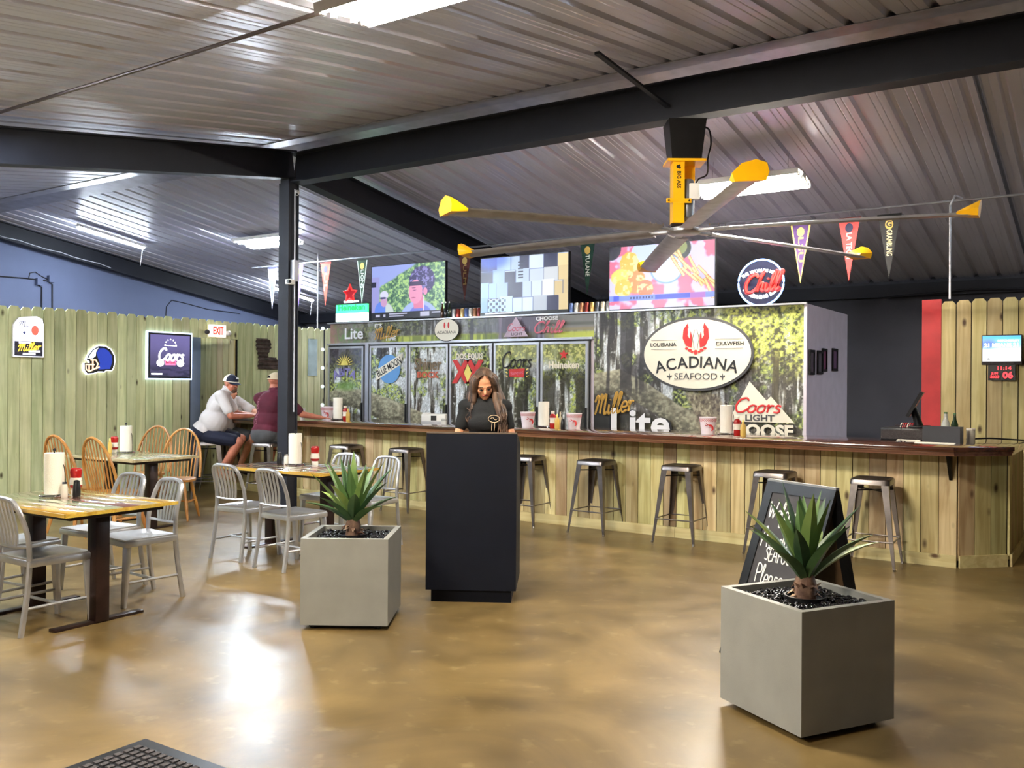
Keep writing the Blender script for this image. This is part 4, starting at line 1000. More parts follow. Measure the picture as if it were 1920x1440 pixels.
lp = [(-.235, .235), (-.02, .24), (.06, .20), (.07, .10), (.02, .02), (.0, -.06), (.18, -.05), (.20, -.10), (.24, -.16), (.22, -.24), (-.20, -.235), (-.18, -.10), (-.20, .0), (-.235, .10)]
CM = mat('corrugated_rust', (92, 76, 70), .5, .5, var=.25, vscale=14)
def inpoly(x, y, p):
    r = False; j = len(p)-1
    for i in range(len(p)):
        if (p[i][1] > y) != (p[j][1] > y) and x < (p[j][0]-p[i][0])*(y-p[i][1])/(p[j][1]-p[i][1])+p[i][0]: r = not r
        j = i
    return r
mb = MB(); NZ = 48
for i in range(NZ):
    z = -.235+.47*(i+.5)/NZ
    xs = [x*.005 for x in range(-50, 51) if inpoly(x*.005, z, lp)]
    if xs:
        d0 = .012*(1+math.sin(2*PI*(i)/6.4)); d1 = .012*(1+math.sin(2*PI*(i+1)/6.4)); h = .47/NZ/2
        mb.add([(d0, xs[0], z-h), (d0, xs[-1], z-h), (d1, xs[-1], z+h), (d1, xs[0], z+h), (d0+.003, xs[0], z-h), (d0+.003, xs[-1], z-h), (d1+.003, xs[-1], z+h), (d1+.003, xs[0], z+h)], [(0, 3, 2, 1), (4, 5, 6, 7), (0, 1, 5, 4), (2, 3, 7, 6), (1, 2, 6, 5), (0, 4, 7, 3)])
mb.build('sheet', CM, la)
prop(MB().box(XS, XS+.015, 10.42, 10.62, 1.66, 2.26).build('panel_cover', mat('panel_pale', (170, 190, 186), .5)), 'pale grey-green electrical panel cover on the fence left of the cooler', 'panel')
# clock with lit sign on the right fence
ck2 = empty('clock_sign', (-.92, 10.275, 1.925), label='backlit blue and white beer sign with red digital clock on the right fence', cat='clock')
MB().box(-.18, .18, -.05, .0, -.15, .15).build('case', M['rubber'], ck2, bevel=.008)
def sky(X, Z):
    img = np.zeros(X.shape+(3,))+np.array([250, 250, 252.]); v = Z/.28+.5
    img = blend(img, sst(.42, .70, v), (128, 196, 255)); img = blend(img, sst(.78, .95, v), (70, 170, 250)); img = blend(img, sst(.1, .0, np.hypot(X+.12, (Z-.06)*1.6)-.02), (90, 120, 250)); return img
canvas('lit_face', -.17, .17, -.115, .14, 60, 44, sky, attr_mat('sky_screen', .3, 1.35), ck2, T(0, -.052, 0) @ FACE_T)
text('21 MEANS 21', T(0, -.056, .045) @ FACE_T, WG, ck2, width=.30, size=.05, bold=.002); text('RESPONSIBILITY', T(.06, -.056, .09) @ FACE_T, WG, ck2, width=.19, size=.025, bold=.001)
poly('mountain_mark', [(-.13, -.095), (-.10, -.095), (-.115, -.08)], M['print_grey'], T(0, -.055, 0) @ FACE_T, ck2)
MB().box(-.12, .12, -.045, .0, -.305, -.15).build('clock_case', M['black_plastic'], ck2)
LED = emit('led_red', (255, 50, 60), 1.8)
text('11:14', T(.02, -.047, -.185) @ FACE_T, LED, ck2, width=.12, size=.05, bold=.001); text('06', T(.055, -.047, -.255) @ FACE_T, LED, ck2, width=.09, size=.085, bold=.003)
text('JUN', T(-.06, -.047, -.235) @ FACE_T, LED, ck2, width=.06, size=.03, bold=.001); text('2023', T(-.06, -.047, -.270) @ FACE_T, LED, ck2, width=.08, size=.035, bold=.001)
# pennants
PN = [(-12.35, (74, 74, 132), 'silver and blue pennant furthest left, seen left of the post', (200, 200, 214), None, 1),
      (-11.70, (96, 72, 156), 'purple pennant mostly hidden behind the post', (214, 210, 220), None, 0),
      (-11.05, (206, 64, 50), 'orange red pennant with a dark emblem right of the post', (232, 200, 180), 'UL', 0),
      (-10.22, (52, 74, 56), 'dark green pennant with pale border above the green neon sign', (190, 200, 190), 'LIONS', 1),
      (-8.14, (84, 42, 40), 'maroon and gold pennant between the first two televisions', (160, 130, 80), 'ULM', 0),
      (-6.04, (28, 58, 50), 'dark green pennant with white lettering between second and third television', (220, 226, 220), 'TULANE', 0),
      (-3.13, (70, 48, 96), 'purple pennant with gold border right of the round neon sign', (214, 172, 90), 'LSU', 1),
      (-2.57, (214, 66, 66), 'red pennant with a blue emblem behind the fan blade tip', (230, 190, 190), 'LA TECH', 0),
      (-2.13, (44, 44, 46), 'black pennant with a gold letter emblem, rightmost', (214, 200, 160), 'GRAMBLING', 0)]
for i, (s, c, lab, ec, tx, edge) in enumerate(PN):
    w = .12 if s > -6 else .115
    o = empty('pennant', (s, 10.99, 3.52), label=lab, cat='pennant', group=None)
    zt = 0 if s > -9 else .06
    MB().prism([(-w, -.02+zt), (0, -.74+zt), (w, -.02+zt)], 0, .003).build('cloth', mat('felt_%d' % i, c, .9, var=.05), o, mtx=FACE_T)
    MB().box(-w-.01, w+.01, -.004, .002, -.03+zt, .0+zt).build('header', mat('felt_head_%d' % i, tuple(int(v*.5) for v in c), .9), o)
    pm_ = mat('felt_ink_%d' % i, ec, .8)
    if edge:
        for e in (-1, 1): MB().prism([(e*w, -.03+zt), (e*(w-.02), -.03+zt), (0, -.68+zt), (0, -.74+zt)][::e*-1], 0, .001).build('border', pm_, o, mtx=T(0, -.005, 0) @ FACE_T)
    if tx: text(tx, T(0, -.006, -.33+zt) @ FACE_T @ Matrix.Rotation(-PI/2, 4, 'Z'), pm_, o, size=.085, bold=.001, width=.30)
    MB().prism(disc(0, -.12+zt, .045, .055, 20), 0, .001).build('emblem', mat('felt_emblem_%d' % i, (30, 34, 60) if i in (2, 7) else (196, 166, 90), .8), o, mtx=T(0, -.005, 0) @ FACE_T)
    if s == -2.13: text('G', T(0, -.008, -.12) @ FACE_T, M['print_black'], o, size=.09, bold=.002)
    MB().tube([(0, 0, zt), (0, 0, .085)], .002, n=4).build('hook', M['cable_white'], o)
# cans and bottles standing on the cooler
CANC = [(186, 186, 190), (150, 60, 52), (206, 176, 120), (90, 110, 160), (200, 200, 196), (160, 112, 84), (120, 44, 40), (188, 150, 90), (70, 74, 84), (214, 204, 180)]
CM_ = [mat('can_%d' % i, c, .3, .5, var=.2, vscale=25) for i, c in enumerate(CANC)]
can_me = MB().lathe([(.024, 0), (.033, .008), (.033, .110), (.026, .122), (.026, .125)], 14).mesh('can_body', True)
lid_me = MB().lathe([(.0255, .125), (.0255, .128)], 12).mesh('lid', False)
def can(s, i, lab, gr, dz=0):
    o = empty('drink_can', (s, TC+.06, ZC+.02+dz), label=lab, cat='can', group=gr)
    link('body', can_me.copy(), CM_[i % 10], o); link('lid', lid_me.copy(), M['chrome'], o)
xs = [-7.86+.074*i for i in range(7)]
for i, s in enumerate(xs): can(s, i, 'drink can in the row left of the box television', 'cans left of the middle television')
xs = [-5.93+.078*i for i in range(8)]
for i, s in enumerate(xs): can(s, i+3, 'drink can in the row between middle and right television', 'cans right of the middle television')
for i, s in enumerate((-7.98, -8.04, -7.915)):
    o = empty('drink_bottle', (s, TC+.02, ZC+.02), label=['dark bottle on the cooler, middle of three by the cans', 'dark bottle leftmost on the cooler by the first television', 'dark bottle right beside the left can row'][i], cat='bottle')
    MB().lathe([(.028, 0), (.03, .01), (.03, .12), (.012, .17), (.012, .215)], 14).build('body', mat('bottle_%d' % i, [(40, 44, 48), (60, 40, 24), (30, 46, 34)][i], .1), o, smooth=True)
    MB().lathe([(.014, .215), (.014, .23)], 10).build('cap', M['chrome'], o)
# cables along the far wall and gable wall
pipe([(-6.0, 10.75, 2.482), (-5.7, 10.8, 2.62), (-5.3, 10.8, 2.66), (-4.6, 10.8, 2.482)], .012, M['cable'], 'cable', 'black cable looping on the cooler roof behind the televisions', 'cable')
pipe([(-3.0, 15.1, 2.95), (-1.8, 15.1, 3.02), (-0.6, 15.1, 2.98), (.6, 15.1, 3.03)], .015, M['cable'], 'cable', 'black cable bundle under the eave on the back wall', 'cable')
def wallpath(pts, s=S_END+.012): return [(s,)+ps(x, y, s) for x, y in pts]
pipe(wallpath([(0, 518), (50, 522), (92, 527)]), .012, M['cable'], 'cable', 'thin dark cable across the gable wall at the left edge', 'cable')
pipe(wallpath([(70, 527), (70, 534), (78, 538), (78, 600)]), .014, M['cable'], 'cable', 'left vertical dark cable on the gable wall', 'cable')
pipe(wallpath([(92, 530), (98, 533), (98, 600)]), .014, M['cable'], 'cable', 'right vertical dark cable on the gable wall', 'cable')
pipe(wallpath([(54, 522), (56, 512), (66, 510), (78, 518), (90, 524)]), .009, M['cable'], 'cable', 'looped dark cable on the gable wall', 'cable')
pipe(wallpath([(310, 610), (312, 575), (322, 563), (345, 568), (390, 580), (450, 588)]), .009, M['cable'], 'cable', 'thin cable rising above the fence and drooping along the gable wall', 'cable')
prop(MB().tube([(S_END+.27,)+(t_, roof_z(t_)-.285+.012*math.sin(t_*9)) for t_ in [4+.25*i for i in range(26)]], .007, n=5).build('cable', M['cable_white']), 'pale cable lying along the lower flange of the gable rafter', 'cable')
for i, (x, y) in enumerate(((74, 528), (96, 523))):
    a = ps(x, y, S_END+.05); prop(MB().box(S_END, S_END+.08, a[0]-.05, a[0]+.05, a[1]-.06, a[1]+.06).build('junction_box', M['grey_wall']), ['grey junction box, lower left of the pair on the gable wall', 'grey junction box, upper right of the pair on the gable wall'][i], 'junction box')
# ================================================================ HOST STAND
hs_o = empty('host_stand', (-4.045, 5.02, 0), R(30.5), 'tall navy black host stand in front of the woman', 'podium')
W, D = .64, .62
def side(x0, x1): MB().prism([(0, .09), (D, .09), (D, 1.04), (D-.05, 1.10), (.03, 1.203), (0, 1.203)], x0, x1, mtx=Matrix(((0, 0, 1, 0), (1, 0, 0, 0), (0, 1, 0, 0), (0, 0, 0, 1)))).build('side_panel', M['stand_navy'], hs_o)
side(0, .022); side(W-.022, W)
MB().box(.022, W-.022, .0, .02, .09, 1.203).build('front_panel', M['stand_navy'], hs_o)
MB().box(0, W, -.002, .02, 1.197, 1.207).build('top_edge', mat('edge_brown', (92, 78, 66), .5), hs_o)  # top strip in a lighter brown than the navy panels
MB().box(.022, W-.022, .02, D-.03, 1.02, 1.04).build('desk_top', M['stand_navy'], hs_o)
MB().box(.022, W-.022, .02, D-.03, .50, .52).box(.022, W-.022, .02, D-.03, .09, .11).build('shelf', M['stand_navy'], hs_o)
MB().box(.035, W-.035, .035, D-.035, 0, .09).build('toe_kick', M['stand_navy'], hs_o)

# ================================================================ PLANTERS AND AGAVES
def planter(loc, rz, lab, plab, slab, seed):
    rnd = random.Random(seed)
    S = .552; th = .034; z0, z1 = .03, .572
    o = empty('planter', (*loc, 0), rz, lab, 'planter')
    mb = MB()
    o_ = [(0, 0), (S, 0), (S, S), (0, S)]; i_ = [(th, th), (S-th, th), (S-th, S-th), (th, S-th)]
    v = [(x, y, z0) for x, y in o_]+[(x, y, z1) for x, y in o_]+[(x, y, z1) for x, y in i_]+[(x, y, .47) for x, y in i_]
    f = [(3, 2, 1, 0)]+[(k, (k+1) % 4, 4+(k+1) % 4, 4+k) for k in range(4)]+[(4+k, 4+(k+1) % 4, 8+(k+1) % 4, 8+k) for k in range(4)]+[(8+k, 8+(k+1) % 4, 12+(k+1) % 4, 12+k) for k in range(4)]+[(12, 13, 14, 15)]
    mb.add(v, f).build('box', M['planter_grey'], o)
    MB().box(.045, S-.045, .045, S-.045, .012, .031).build('base_plate', M['black_plastic'], o)
    for x in (.07, S-.07):
        for y in (.07, S-.07): MB().lathe([(.022, 0), (.022, .014)], 10, (x, y, 0)).build('caster', M['black_plastic'], o)
    c = o.matrix_basis @ Vector((S/2, S/2, 0))
    mw = Matrix.Translation((*loc, 0)) @ Matrix.Rotation(rz, 4, 'Z')
    c = mw @ Vector((S/2, S/2, 0))
    # glossy black glass pebbles
    st = MB(); st.box(th+.001, S-th-.001, th+.001, S-th-.001, .485, .530)
    ico = bmesh.new(); bmesh.ops.create_icosphere(ico, subdivisions=2, radius=1); iv = [v.co.copy() for v in ico.verts]; jf = [tuple(v.index for v in f_.verts) for f_ in ico.faces]; ico.free()
    n = 0
    while n < 620:
        x = rnd.uniform(th+.014, S-th-.014); y = rnd.uniform(th+.014, S-th-.014); q = math.hypot(x-S/2, y-S/2)
        if q < .105: continue
        r = rnd.uniform(.009, .017); q = Euler((rnd.uniform(-.6, .6), rnd.uniform(-.6, .6), rnd.uniform(0, 6))).to_matrix()
        z = rnd.uniform(.530, .547); sc = (r*rnd.uniform(1, 1.4), r, r*rnd.uniform(.5, .8)); st.add([q @ Vector((p.x*sc[0], p.y*sc[1], p.z*sc[2]))+Vector((x, y, z)) for p in iv], jf); n += 1
    so_ = st.build('glass_pebbles', M['stone_black'], None, smooth=True, mtx=mw); prop(so_, slab, 'pebbles', kind='stuff')
    # plant
    p = empty('agave_plant', (c.x, c.y, .531), rnd.uniform(0, 6), plab, 'plant')
    MB().lathe([(.085, .0), (.094, .0), (.097, .032), (.089, .032), (.086, .014)], 28).build('nursery_pot', M['black_plastic'], p, smooth=True)
    MB().lathe([(.001, .001), (.085, .004)], 20).build('soil', M['dark_soil'], p)
    MB().lathe([(.044, .0), (.052, .02), (.046, .05), (.052, .085), (.038, .13), (.02, .16)], 14).build('trunk', TRUNK, p, smooth=True)
    for i in range(13):     # dry leaf bases round the trunk
        a = i*2.4+rnd.uniform(-.3, .3); L = rnd.uniform(.05, .085); z = rnd.uniform(.012, .07)
        pts = [(math.cos(a)*.036, math.sin(a)*.036, z), (math.cos(a)*(.055), math.sin(a)*.055, z+.018), (math.cos(a)*(.06+L*.3), math.sin(a)*(.06+L*.3), z+.03*rnd.uniform(-.2, 1.3))]
        leafmesh(pts, .03, p, 'dry_leaf', HUSK, .25)
    for i in range(25):
        lv = i/24.0
        a = i*2.39996; tilt = R(64-54*lv+rnd.uniform(-8, 8)); L = rnd.uniform(.34, .43)*(1.0 if i > 5 else .92)
        z = .105+.05*lv; r0 = .03*(1-lv*.6)
        d = Vector((math.cos(a)*math.sin(tilt), math.sin(a)*math.sin(tilt), math.cos(tilt)))
        pts = []
        for k in range(9):
            t_ = k/8; up = 1-.16*t_*t_*(1-lv); droop = .10*t_*t_*math.sin(tilt)
            up0 = .55*(1-t_)**2
            dd = (d+Vector((0, 0, up0*math.sin(tilt)))).normalized()
            q = Vector((math.cos(a)*r0, math.sin(a)*r0, z)) if k == 0 else pts[-1]+dd*(L/8)
            q = Vector(q)-Vector((0, 0, droop*.12 if k else 0)); pts.append(q)
        leafmesh(pts, rnd.uniform(.064, .082), p, 'leaf', LEAF[i % 3])
    return o
def leafmesh(pts, w, parent, name, m, vee=.35):
    pts = [Vector(p) for p in pts]; n = len(pts); v = []; f = []
    h = Vector((pts[-1].x-pts[0].x, pts[-1].y-pts[0].y, 0)); h.normalize() if h.length > 1e-4 else None
    sd = Vector((-h.y, h.x, 0)) if h.length > .5 else Vector((1, 0, 0))
    prof = [.62, .80, .95, 1.0, .93, .78, .56, .32, .02] if n == 9 else [.8, 1, .1]
    for i, p in enumerate(pts):
        tg = (pts[min(i+1, n-1)]-pts[max(i-1, 0)]).normalized(); up = sd.cross(tg).normalized()
        if up.z < 0 and abs(tg.z) < .9: up = -up
        inn = -h if h.length > .5 else Vector((0, 1, 0)); up = (inn-tg*inn.dot(tg)).normalized()
        ww = w*prof[i]/2; e = vee*ww; th_ = .004*prof[i]+.0005
        v += [p+sd*ww+up*e, p+up*(-e*.3)+up*th_, p-sd*ww+up*e, p-up*(e*.3+th_)]
    for i in range(n-1):
        a = i*4; b = a+4
        f += [(a, a+1, b+1, b), (a+1, a+2, b+2, b+1), (a+2, a+3, b+3, b+2), (a+3, a, b, b+3)]
    f += [(0, 3, 2, 1), (n*4-4, n*4-3, n*4-2, n*4-1)]
    return MB().add(v, f).build(name, m, parent, smooth=True)
def leafmat(name, a, b):
    return mat(name, a, .42, 0, rgb2=b, vscale=3.5, stretch=(1, 1, .5), bump=.08, bscale=50)
LEAF = [leafmat('agave_dark', (36, 66, 40), (84, 114, 70)), leafmat('agave_mid', (44, 78, 44), (112, 142, 84)), leafmat('agave_light', (62, 96, 50), (156, 178, 96))]
HUSK = mat('husk', (120, 74, 62), .8, rgb2=(190, 160, 130), vscale=20); TRUNK = mat('agave_trunk', (96, 70, 58), .8, rgb2=(150, 118, 96), vscale=22, bump=.6, bscale=40)
planter((-4.238, 4.012), R(32.0), 'grey cube planter on hidden casters left of the host stand', 'spiky green agave in the left planter, leaves fanning over the cube', 'black glass pebbles filling the left planter', 3)
planter((-1.112, 3.962), R(58.6), 'grey cube planter nearest the camera in front of the chalkboard', 'spiky green agave in the right planter, in front of the chalkboard', 'black glass pebbles filling the right planter', 11)

# ================================================================ CHALKBOARD A-FRAME
def quadpanel(name, c4, th, m, parent, inset=None):
    """slab on four corners (bl, br, tr, tl), pushed back by th"""
    c4 = [Vector(c) for c in c4]; n = (c4[1]-c4[0]).cross(c4[3]-c4[0]).normalized()
    if inset:
        cc = sum(c4, Vector())/4
        q = []
        for i, c in enumerate(c4):
            a = (c4[(i+1) % 4]-c).normalized(); b = (c4[i-1]-c).normalized(); q.append(c+(a+b)*inset)
        v = c4+q+[c-n*th for c in c4]+[c-n*th for c in q]
        f = []
        for i in range(4):
            j = (i+1) % 4; f += [(i, j, 4+j, 4+i), (8+j, 8+i, 12+i, 12+j), (i, 8+i, 8+j, j), (4+i, 4+j, 12+j, 12+i)]
        MB().add(v, f).build(name, m, parent); return q, n
    MB().add(c4+[c-n*th for c in c4], [(0, 1, 2, 3), (7, 6, 5, 4), (0, 4, 5, 1), (1, 5, 6, 2), (2, 6, 7, 3), (3, 7, 4, 0)]).build(name, m, parent)
    return c4, n
BL, BR, TR, TL = (-1.895, 5.06, 0), (-1.445, 4.80, 0), (-1.215, 4.95, 1.0), (-1.665, 5.21, 1.0)
af = empty('chalkboard_sign', (0, 0, 0), 0, 'black A-frame chalkboard with hand-lettered white welcome, behind the right planter', 'sign')
af.location = (-1.6, 5.05, 0); OFF = Vector(af.location)
def rel(c): return tuple(Vector(c)-OFF)
q, nrm = quadpanel('front_frame', [rel(c) for c in (BL, BR, TR, TL)], .022, M['black_plastic'], af, .062)
quadpanel('slate_panel', [c-nrm*.006 for c in q], .01, M['slate'], af)
b4 = [(-1.27+.30, 5.06-.03, 0), (-1.62+.02, 5.62-.13, 0), TL, TR]
b4 = [(-1.06, 5.08, 0), (-1.66, 5.42, 0), (-1.655, 5.235, 1.0), (-1.205, 4.975, 1.0)]
q2, n2 = quadpanel('rear_frame', [rel(c) for c in b4], .022, M['black_plastic'], af, .062)
quadpanel('rear_panel', [c-n2*.006 for c in q2], .01, M['sign_brown'], af)
MB().bar([rel((-1.66, 5.225, 1.004)), rel((-1.21, 4.963, 1.004))], .012, flat=.6).build('hinge_rail', M['silver_frame'], af)
# writing plane on the slate
bl, br, tr, tl = [Vector(c)-nrm*.0 for c in q]
ex_ = (br-bl).normalized(); ey_ = nrm.cross(ex_).normalized(); up_ = (tl-bl)
cw = (bl+br+tr+tl)/4
PLM = Matrix(((ex_.x, ey_.x, nrm.x, cw.x), (ex_.y, ey_.y, nrm.y, cw.y), (ex_.z, ey_.z, nrm.z, cw.z), (0, 0, 0, 1)))
def ch(s, x, y, w, h, **k): return script(s, PLM @ T(x, y, -.004), M['chalk'], af, w, h, w=.0042, shear=.1, name='chalk_writing', **k)
ch('Welcome', -.0, .355, .28, .105); ch('to', -.03, .278, .05, .034); ch('Acadiana', -.0, .20, .32, .12); ch('SEAFOOD', .01, .105, .24, .075); ch('Please', -.05, -.01, .22, .11)

# ================================================================ CHAIRS
def navy_chair():
    o = empty('metal_chair', (0, 0, 0)); m = M['aluminium']
    s = MB(); P = [(-.20, -.19), (.20, -.19), (.215, .20), (-.215, .20)]
    n = 8; v = []; f = []
    for j in range(n+1):
        for i in range(n+1):
            a = i/n; b = j/n; x = (P[0][0]*(1-b)+P[3][0]*b)*(1-a)+(P[1][0]*(1-b)+P[2][0]*b)*a; y = P[0][1]*(1-b)+P[3][1]*b
            z = .462-.014*math.sin(PI*a)*math.sin(PI*min(1, b*1.1))**.8; v.append((x, y, z))
    k = len(v); v += [(x, y, .448 if True else z) for x, y, z in v]
    for j in range(n):
        for i in range(n):
            a = j*(n+1)+i; f += [(a, a+1, a+n+2, a+n+1), (k+a+n+1, k+a+n+2, k+a+1, k+a)]
    for i in range(n):
        a = i; f.append((a+1, a, k+a, k+a+1)); a = n*(n+1)+i; f.append((a, a+1, k+a+1, k+a)); a = i*(n+1); f.append((a, a+n+1, k+a+n+1, k+a)); a = i*(n+1)+n; f.append((a+n+1, a, k+a, k+a+n+1))
    s.add(v, f); s.build('seat', m, o, smooth=True)
    MB().prism([(-.212, -.195), (.212, -.195), (.226, .205), (-.226, .205)], .412, .452).build('seat_apron', m, o, bevel=.006)
    for e in (-1, 1):
        MB().bar([(e*.195, .178, .42), (e*.198, .19, .2), (e*.203, .205, 0)], [.021, .018, .015]).build('leg', m, o, bevel=.003)
        MB().tube(crom([(e*.203, -.245, 0), (e*.198, -.205, .25), (e*.192, -.188, .45)], 4), .017, n=8, flat=1.1).build('leg', m, o, smooth=True)
        MB().tube([(e*.200, .195, .165), (e*.20, -.22, .165)], .010, n=6).build('stretcher', m, o, smooth=True)
    MB().tube([(-.20, -.02, .165), (.20, -.02, .165)], .010, n=6).build('stretcher', m, o, smooth=True)
    arc = [(-.192, -.188, .45), (-.188, -.195, .60), (-.178, -.225, .73), (-.165, -.252, .81), (-.135, -.265, .853), (-.08, -.275, .868), (0, -.28, .872), (.08, -.275, .868), (.135, -.265, .853), (.165, -.252, .81), (.178, -.225, .73), (.188, -.195, .60), (.192, -.188, .45)]
    MB().tube(crom(arc, 3), .0165, n=8, up=(0, 1, 0)).build('back_frame', m, o, smooth=True)
    MB().tube(crom([(-.19, -.193, .545), (-.1, -.213, .54), (0, -.22, .538), (.1, -.213, .54), (.19, -.193, .545)], 3), .011, n=6).build('back_rail', m, o, smooth=True)
    for i in range(6):
        x = -.11+.22*i/5; x2 = x*1.0
        MB().bar(crom([(x*.86, -.216, .545), (x*1.0, -.228, .66), (x*1.06, -.255, .78), (x*1.0, -.274, .866)], 3), .010, flat=.45, up=(0, 1, 0)).build('slat', m, o)
    return o
def windsor_chair():
    o = empty('windsor_chair', (0, 0, 0)); m = M['oak']
    out = [(.215*math.copysign(abs(math.cos(a))**.8, math.cos(a)), .205*math.copysign(abs(math.sin(a))**.8, math.sin(a))+.0) for a in [2*PI*i/28 for i in range(28)]]
    MB().prism(out, .425, .46).build('seat', m, o, bevel=.012)
    for sx in (-1, 1):
        for sy in (-1, 1):
            a = Vector((sx*.13, sy*.12, .43)); b = Vector((sx*.20, sy*.21, 0)); n = 9
            rr = [.014, .018, .020, .014, .019, .021, .018, .015, .011]
            MB().tube([a.lerp(b, i/(n-1)) for i in range(n)], rr, n=8).build('leg', m, o, smooth=True)
        a = Vector((sx*.165, .165, .20)); b = Vector((sx*.165, -.165, .20)); MB().tube([a, a.lerp(b, .5), b], [.009, .014, .009], n=6).build('stretcher', m, o, smooth=True)
    MB().tube([(-.165, 0, .20), (0, 0, .20), (.165, 0, .20)], [.009, .014, .009], n=6).build('stretcher', m, o, smooth=True)
    def bow(a):   # a from 0 to pi
        h = math.sin(a)**.85; return Vector((.222*math.cos(a)*(1+.10*math.sin(a)), -.15-.145*h, .455+.545*h))
    MB().tube([bow(PI*i/28) for i in range(29)], .0145, n=8, up=(0, 1, 0), flat=1.1).build('bow', m, o, smooth=True)
    for i in range(9):
        u = (i-4)/4; b = Vector((u*.145, -.155-.018*(1-u*u), .455)); a = math.acos(max(-1, min(1, u*.74))); tt = bow(a)
        MB().tube([b, b.lerp(tt, .35), tt], [.006, .009, .006], n=6).build('spindle', m, o, smooth=True)
    return o
def bar_stool(h=.76):
    o = empty('bar_stool', (0, 0, 0)); m = M['gunmetal']
    def rr(w, r, n=4): return [(sx*(w-r)+r*math.cos(a0+PI/2*k/n), sy*(w-r)+r*math.sin(a0+PI/2*k/n)) for sx, sy, a0 in ((1, 1, 0), (-1, 1, PI/2), (-1, -1, PI), (1, -1, 3*PI/2)) for k in range(n+1)]
    mb = MB(); A = rr(.152, .035); Bq = rr(.160, .04); n = len(A)
    v = [(x*.86, y*.86, h-.006) for x, y in A]+[(x*.9, y*.9, h+.001) for x, y in A]+[(x, y, h-.002) for x, y in A]+[(x, y, h-.012) for x, y in Bq]+[(x*1.03, y*1.03, h-.05) for x, y in Bq]+[(x*1.0, y*1.0, h-.05) for x, y in A]
    f = [tuple(range(n))]+[(q*n+i, q*n+(i+1) % n, (q+1)*n+(i+1) % n, (q+1)*n+i) for q in range(5) for i in range(n)]
    mb.add(v, f).build('seat', m, o, smooth=True)
    for sx in (-1, 1):
        for sy in (-1, 1):
            # folded sheet leg: V section tapering to a foot
            top_ = Vector((sx*.150, sy*.150, h-.03)); bot = Vector((sx*.222, sy*.222, .0)); v = []
            for k in range(5):
                t_ = k/4; p = top_.lerp(bot, t_); w = .060*(1-t_)+.020*t_; d = .004
                v += [p+Vector((-sx*w, 0, 0)), p, p+Vector((0, -sy*w, 0)), p+Vector((-sx*d, -sy*w, 0)), p+Vector((-sx*d, -sy*d, 0)), p+Vector((-sx*w, -sy*d, 0))]
            f = [(k*6+i, k*6+(i+1) % 6, (k+1)*6+(i+1) % 6, (k+1)*6+i) for k in range(4) for i in range(6)]+[tuple(range(5, -1, -1)), tuple(24+i for i in range(6))]
            MB().add(v, f).build('leg', m, o)
            MB().lathe([(.013, 0), (.014, .02)], 8, (sx*.216, sy*.216, 0)).build('foot', M['chrome'], o)
    r = .202; z = .235
    for (a, b) in (((-r, -r), (r, -r)), ((r, -r), (r, r)), ((r, r), (-r, r)), ((-r, r), (-r, -r))): MB().tube([(*[q*.97 for q in a], z), (*[q*.97 for q in b], z)], .007, n=6).build('foot_rail', m, o)
    for a in ((-1, 1), (1, 1)): MB().bar([(a[0]*.15, .15, h-.105), (-a[0]*.15, -.15, h-.105)], .010, flat=.5).build('brace', M['black_metal'], o)
    return o
nc = navy_chair()
for c_ in kids(nc):
    for v_ in c_.data.vertices:
        v_.co.x *= .93
        if v_.co.z > .466: v_.co.z = .466+(v_.co.z-.466)*.90
FIRST = {'n': True, 'w': True, 's': True}
def place(kind, proto, s, t, rz, lab, group, cat):
    if FIRST[kind]:
        FIRST[kind] = False; proto.location = (s, t, 0); proto.rotation_euler = (0, 0, rz); prop(proto, lab, cat, group); return proto
    c = copy_tree(proto, (s, t, 0), rz, lab, group); c['category'] = cat; return c
g1, g2, g3 = 'silver metal chairs around the front left table', 'silver metal chairs around the middle table', 'oak chairs around the back left table'
place('n', nc, -5.66, 3.17, 0, 'silver metal chair at the near side of the front left table, whole in view', g1, 'chair')
place('n', nc, -6.26, 3.30, R(4), 'silver metal chair cut by the left edge, near side of the front left table', g1, 'chair')
place('n', nc, -5.79, 3.92, R(176), 'silver metal chair at the far side of the front left table, right one', g1, 'chair')
place('n', nc, -6.32, 3.98, R(183), 'silver metal chair at the far side of the front left table, left one', g1, 'chair')
place('n', nc, -5.78, 5.38, R(-3), 'silver metal chair nearest the camera at the middle table', g2, 'chair')
place('n', nc, -6.43, 5.45, R(2), 'silver metal chair at the near side of the middle table, left one', g2, 'chair')
place('n', nc, -5.86, 6.42, R(180), 'silver metal chair behind the left agave, far side of the middle table', g2, 'chair')
place('n', nc, -6.40, 6.44, R(184), 'silver metal chair at the middle table, mostly hidden behind the ketchup bottle', g2, 'chair')
wc = windsor_chair()
place('w', wc, -8.25, 5.36, R(6), 'oak bow-back chair at the near side of the back left table, right one', g3, 'chair')
place('w', wc, -8.86, 5.32, R(8), 'oak bow-back chair at the near side of the back left table, left one', g3, 'chair')
place('w', wc, -8.83, 6.46, R(216), 'oak bow-back chair at the far side of the back left table, right one', g3, 'chair')
place('w', wc, -9.66, 6.64, R(206), 'oak bow-back chair at the far side of the back left table, left one', g3, 'chair')
sp_ = bar_stool(); gs_ = 'gunmetal stools along the bar'
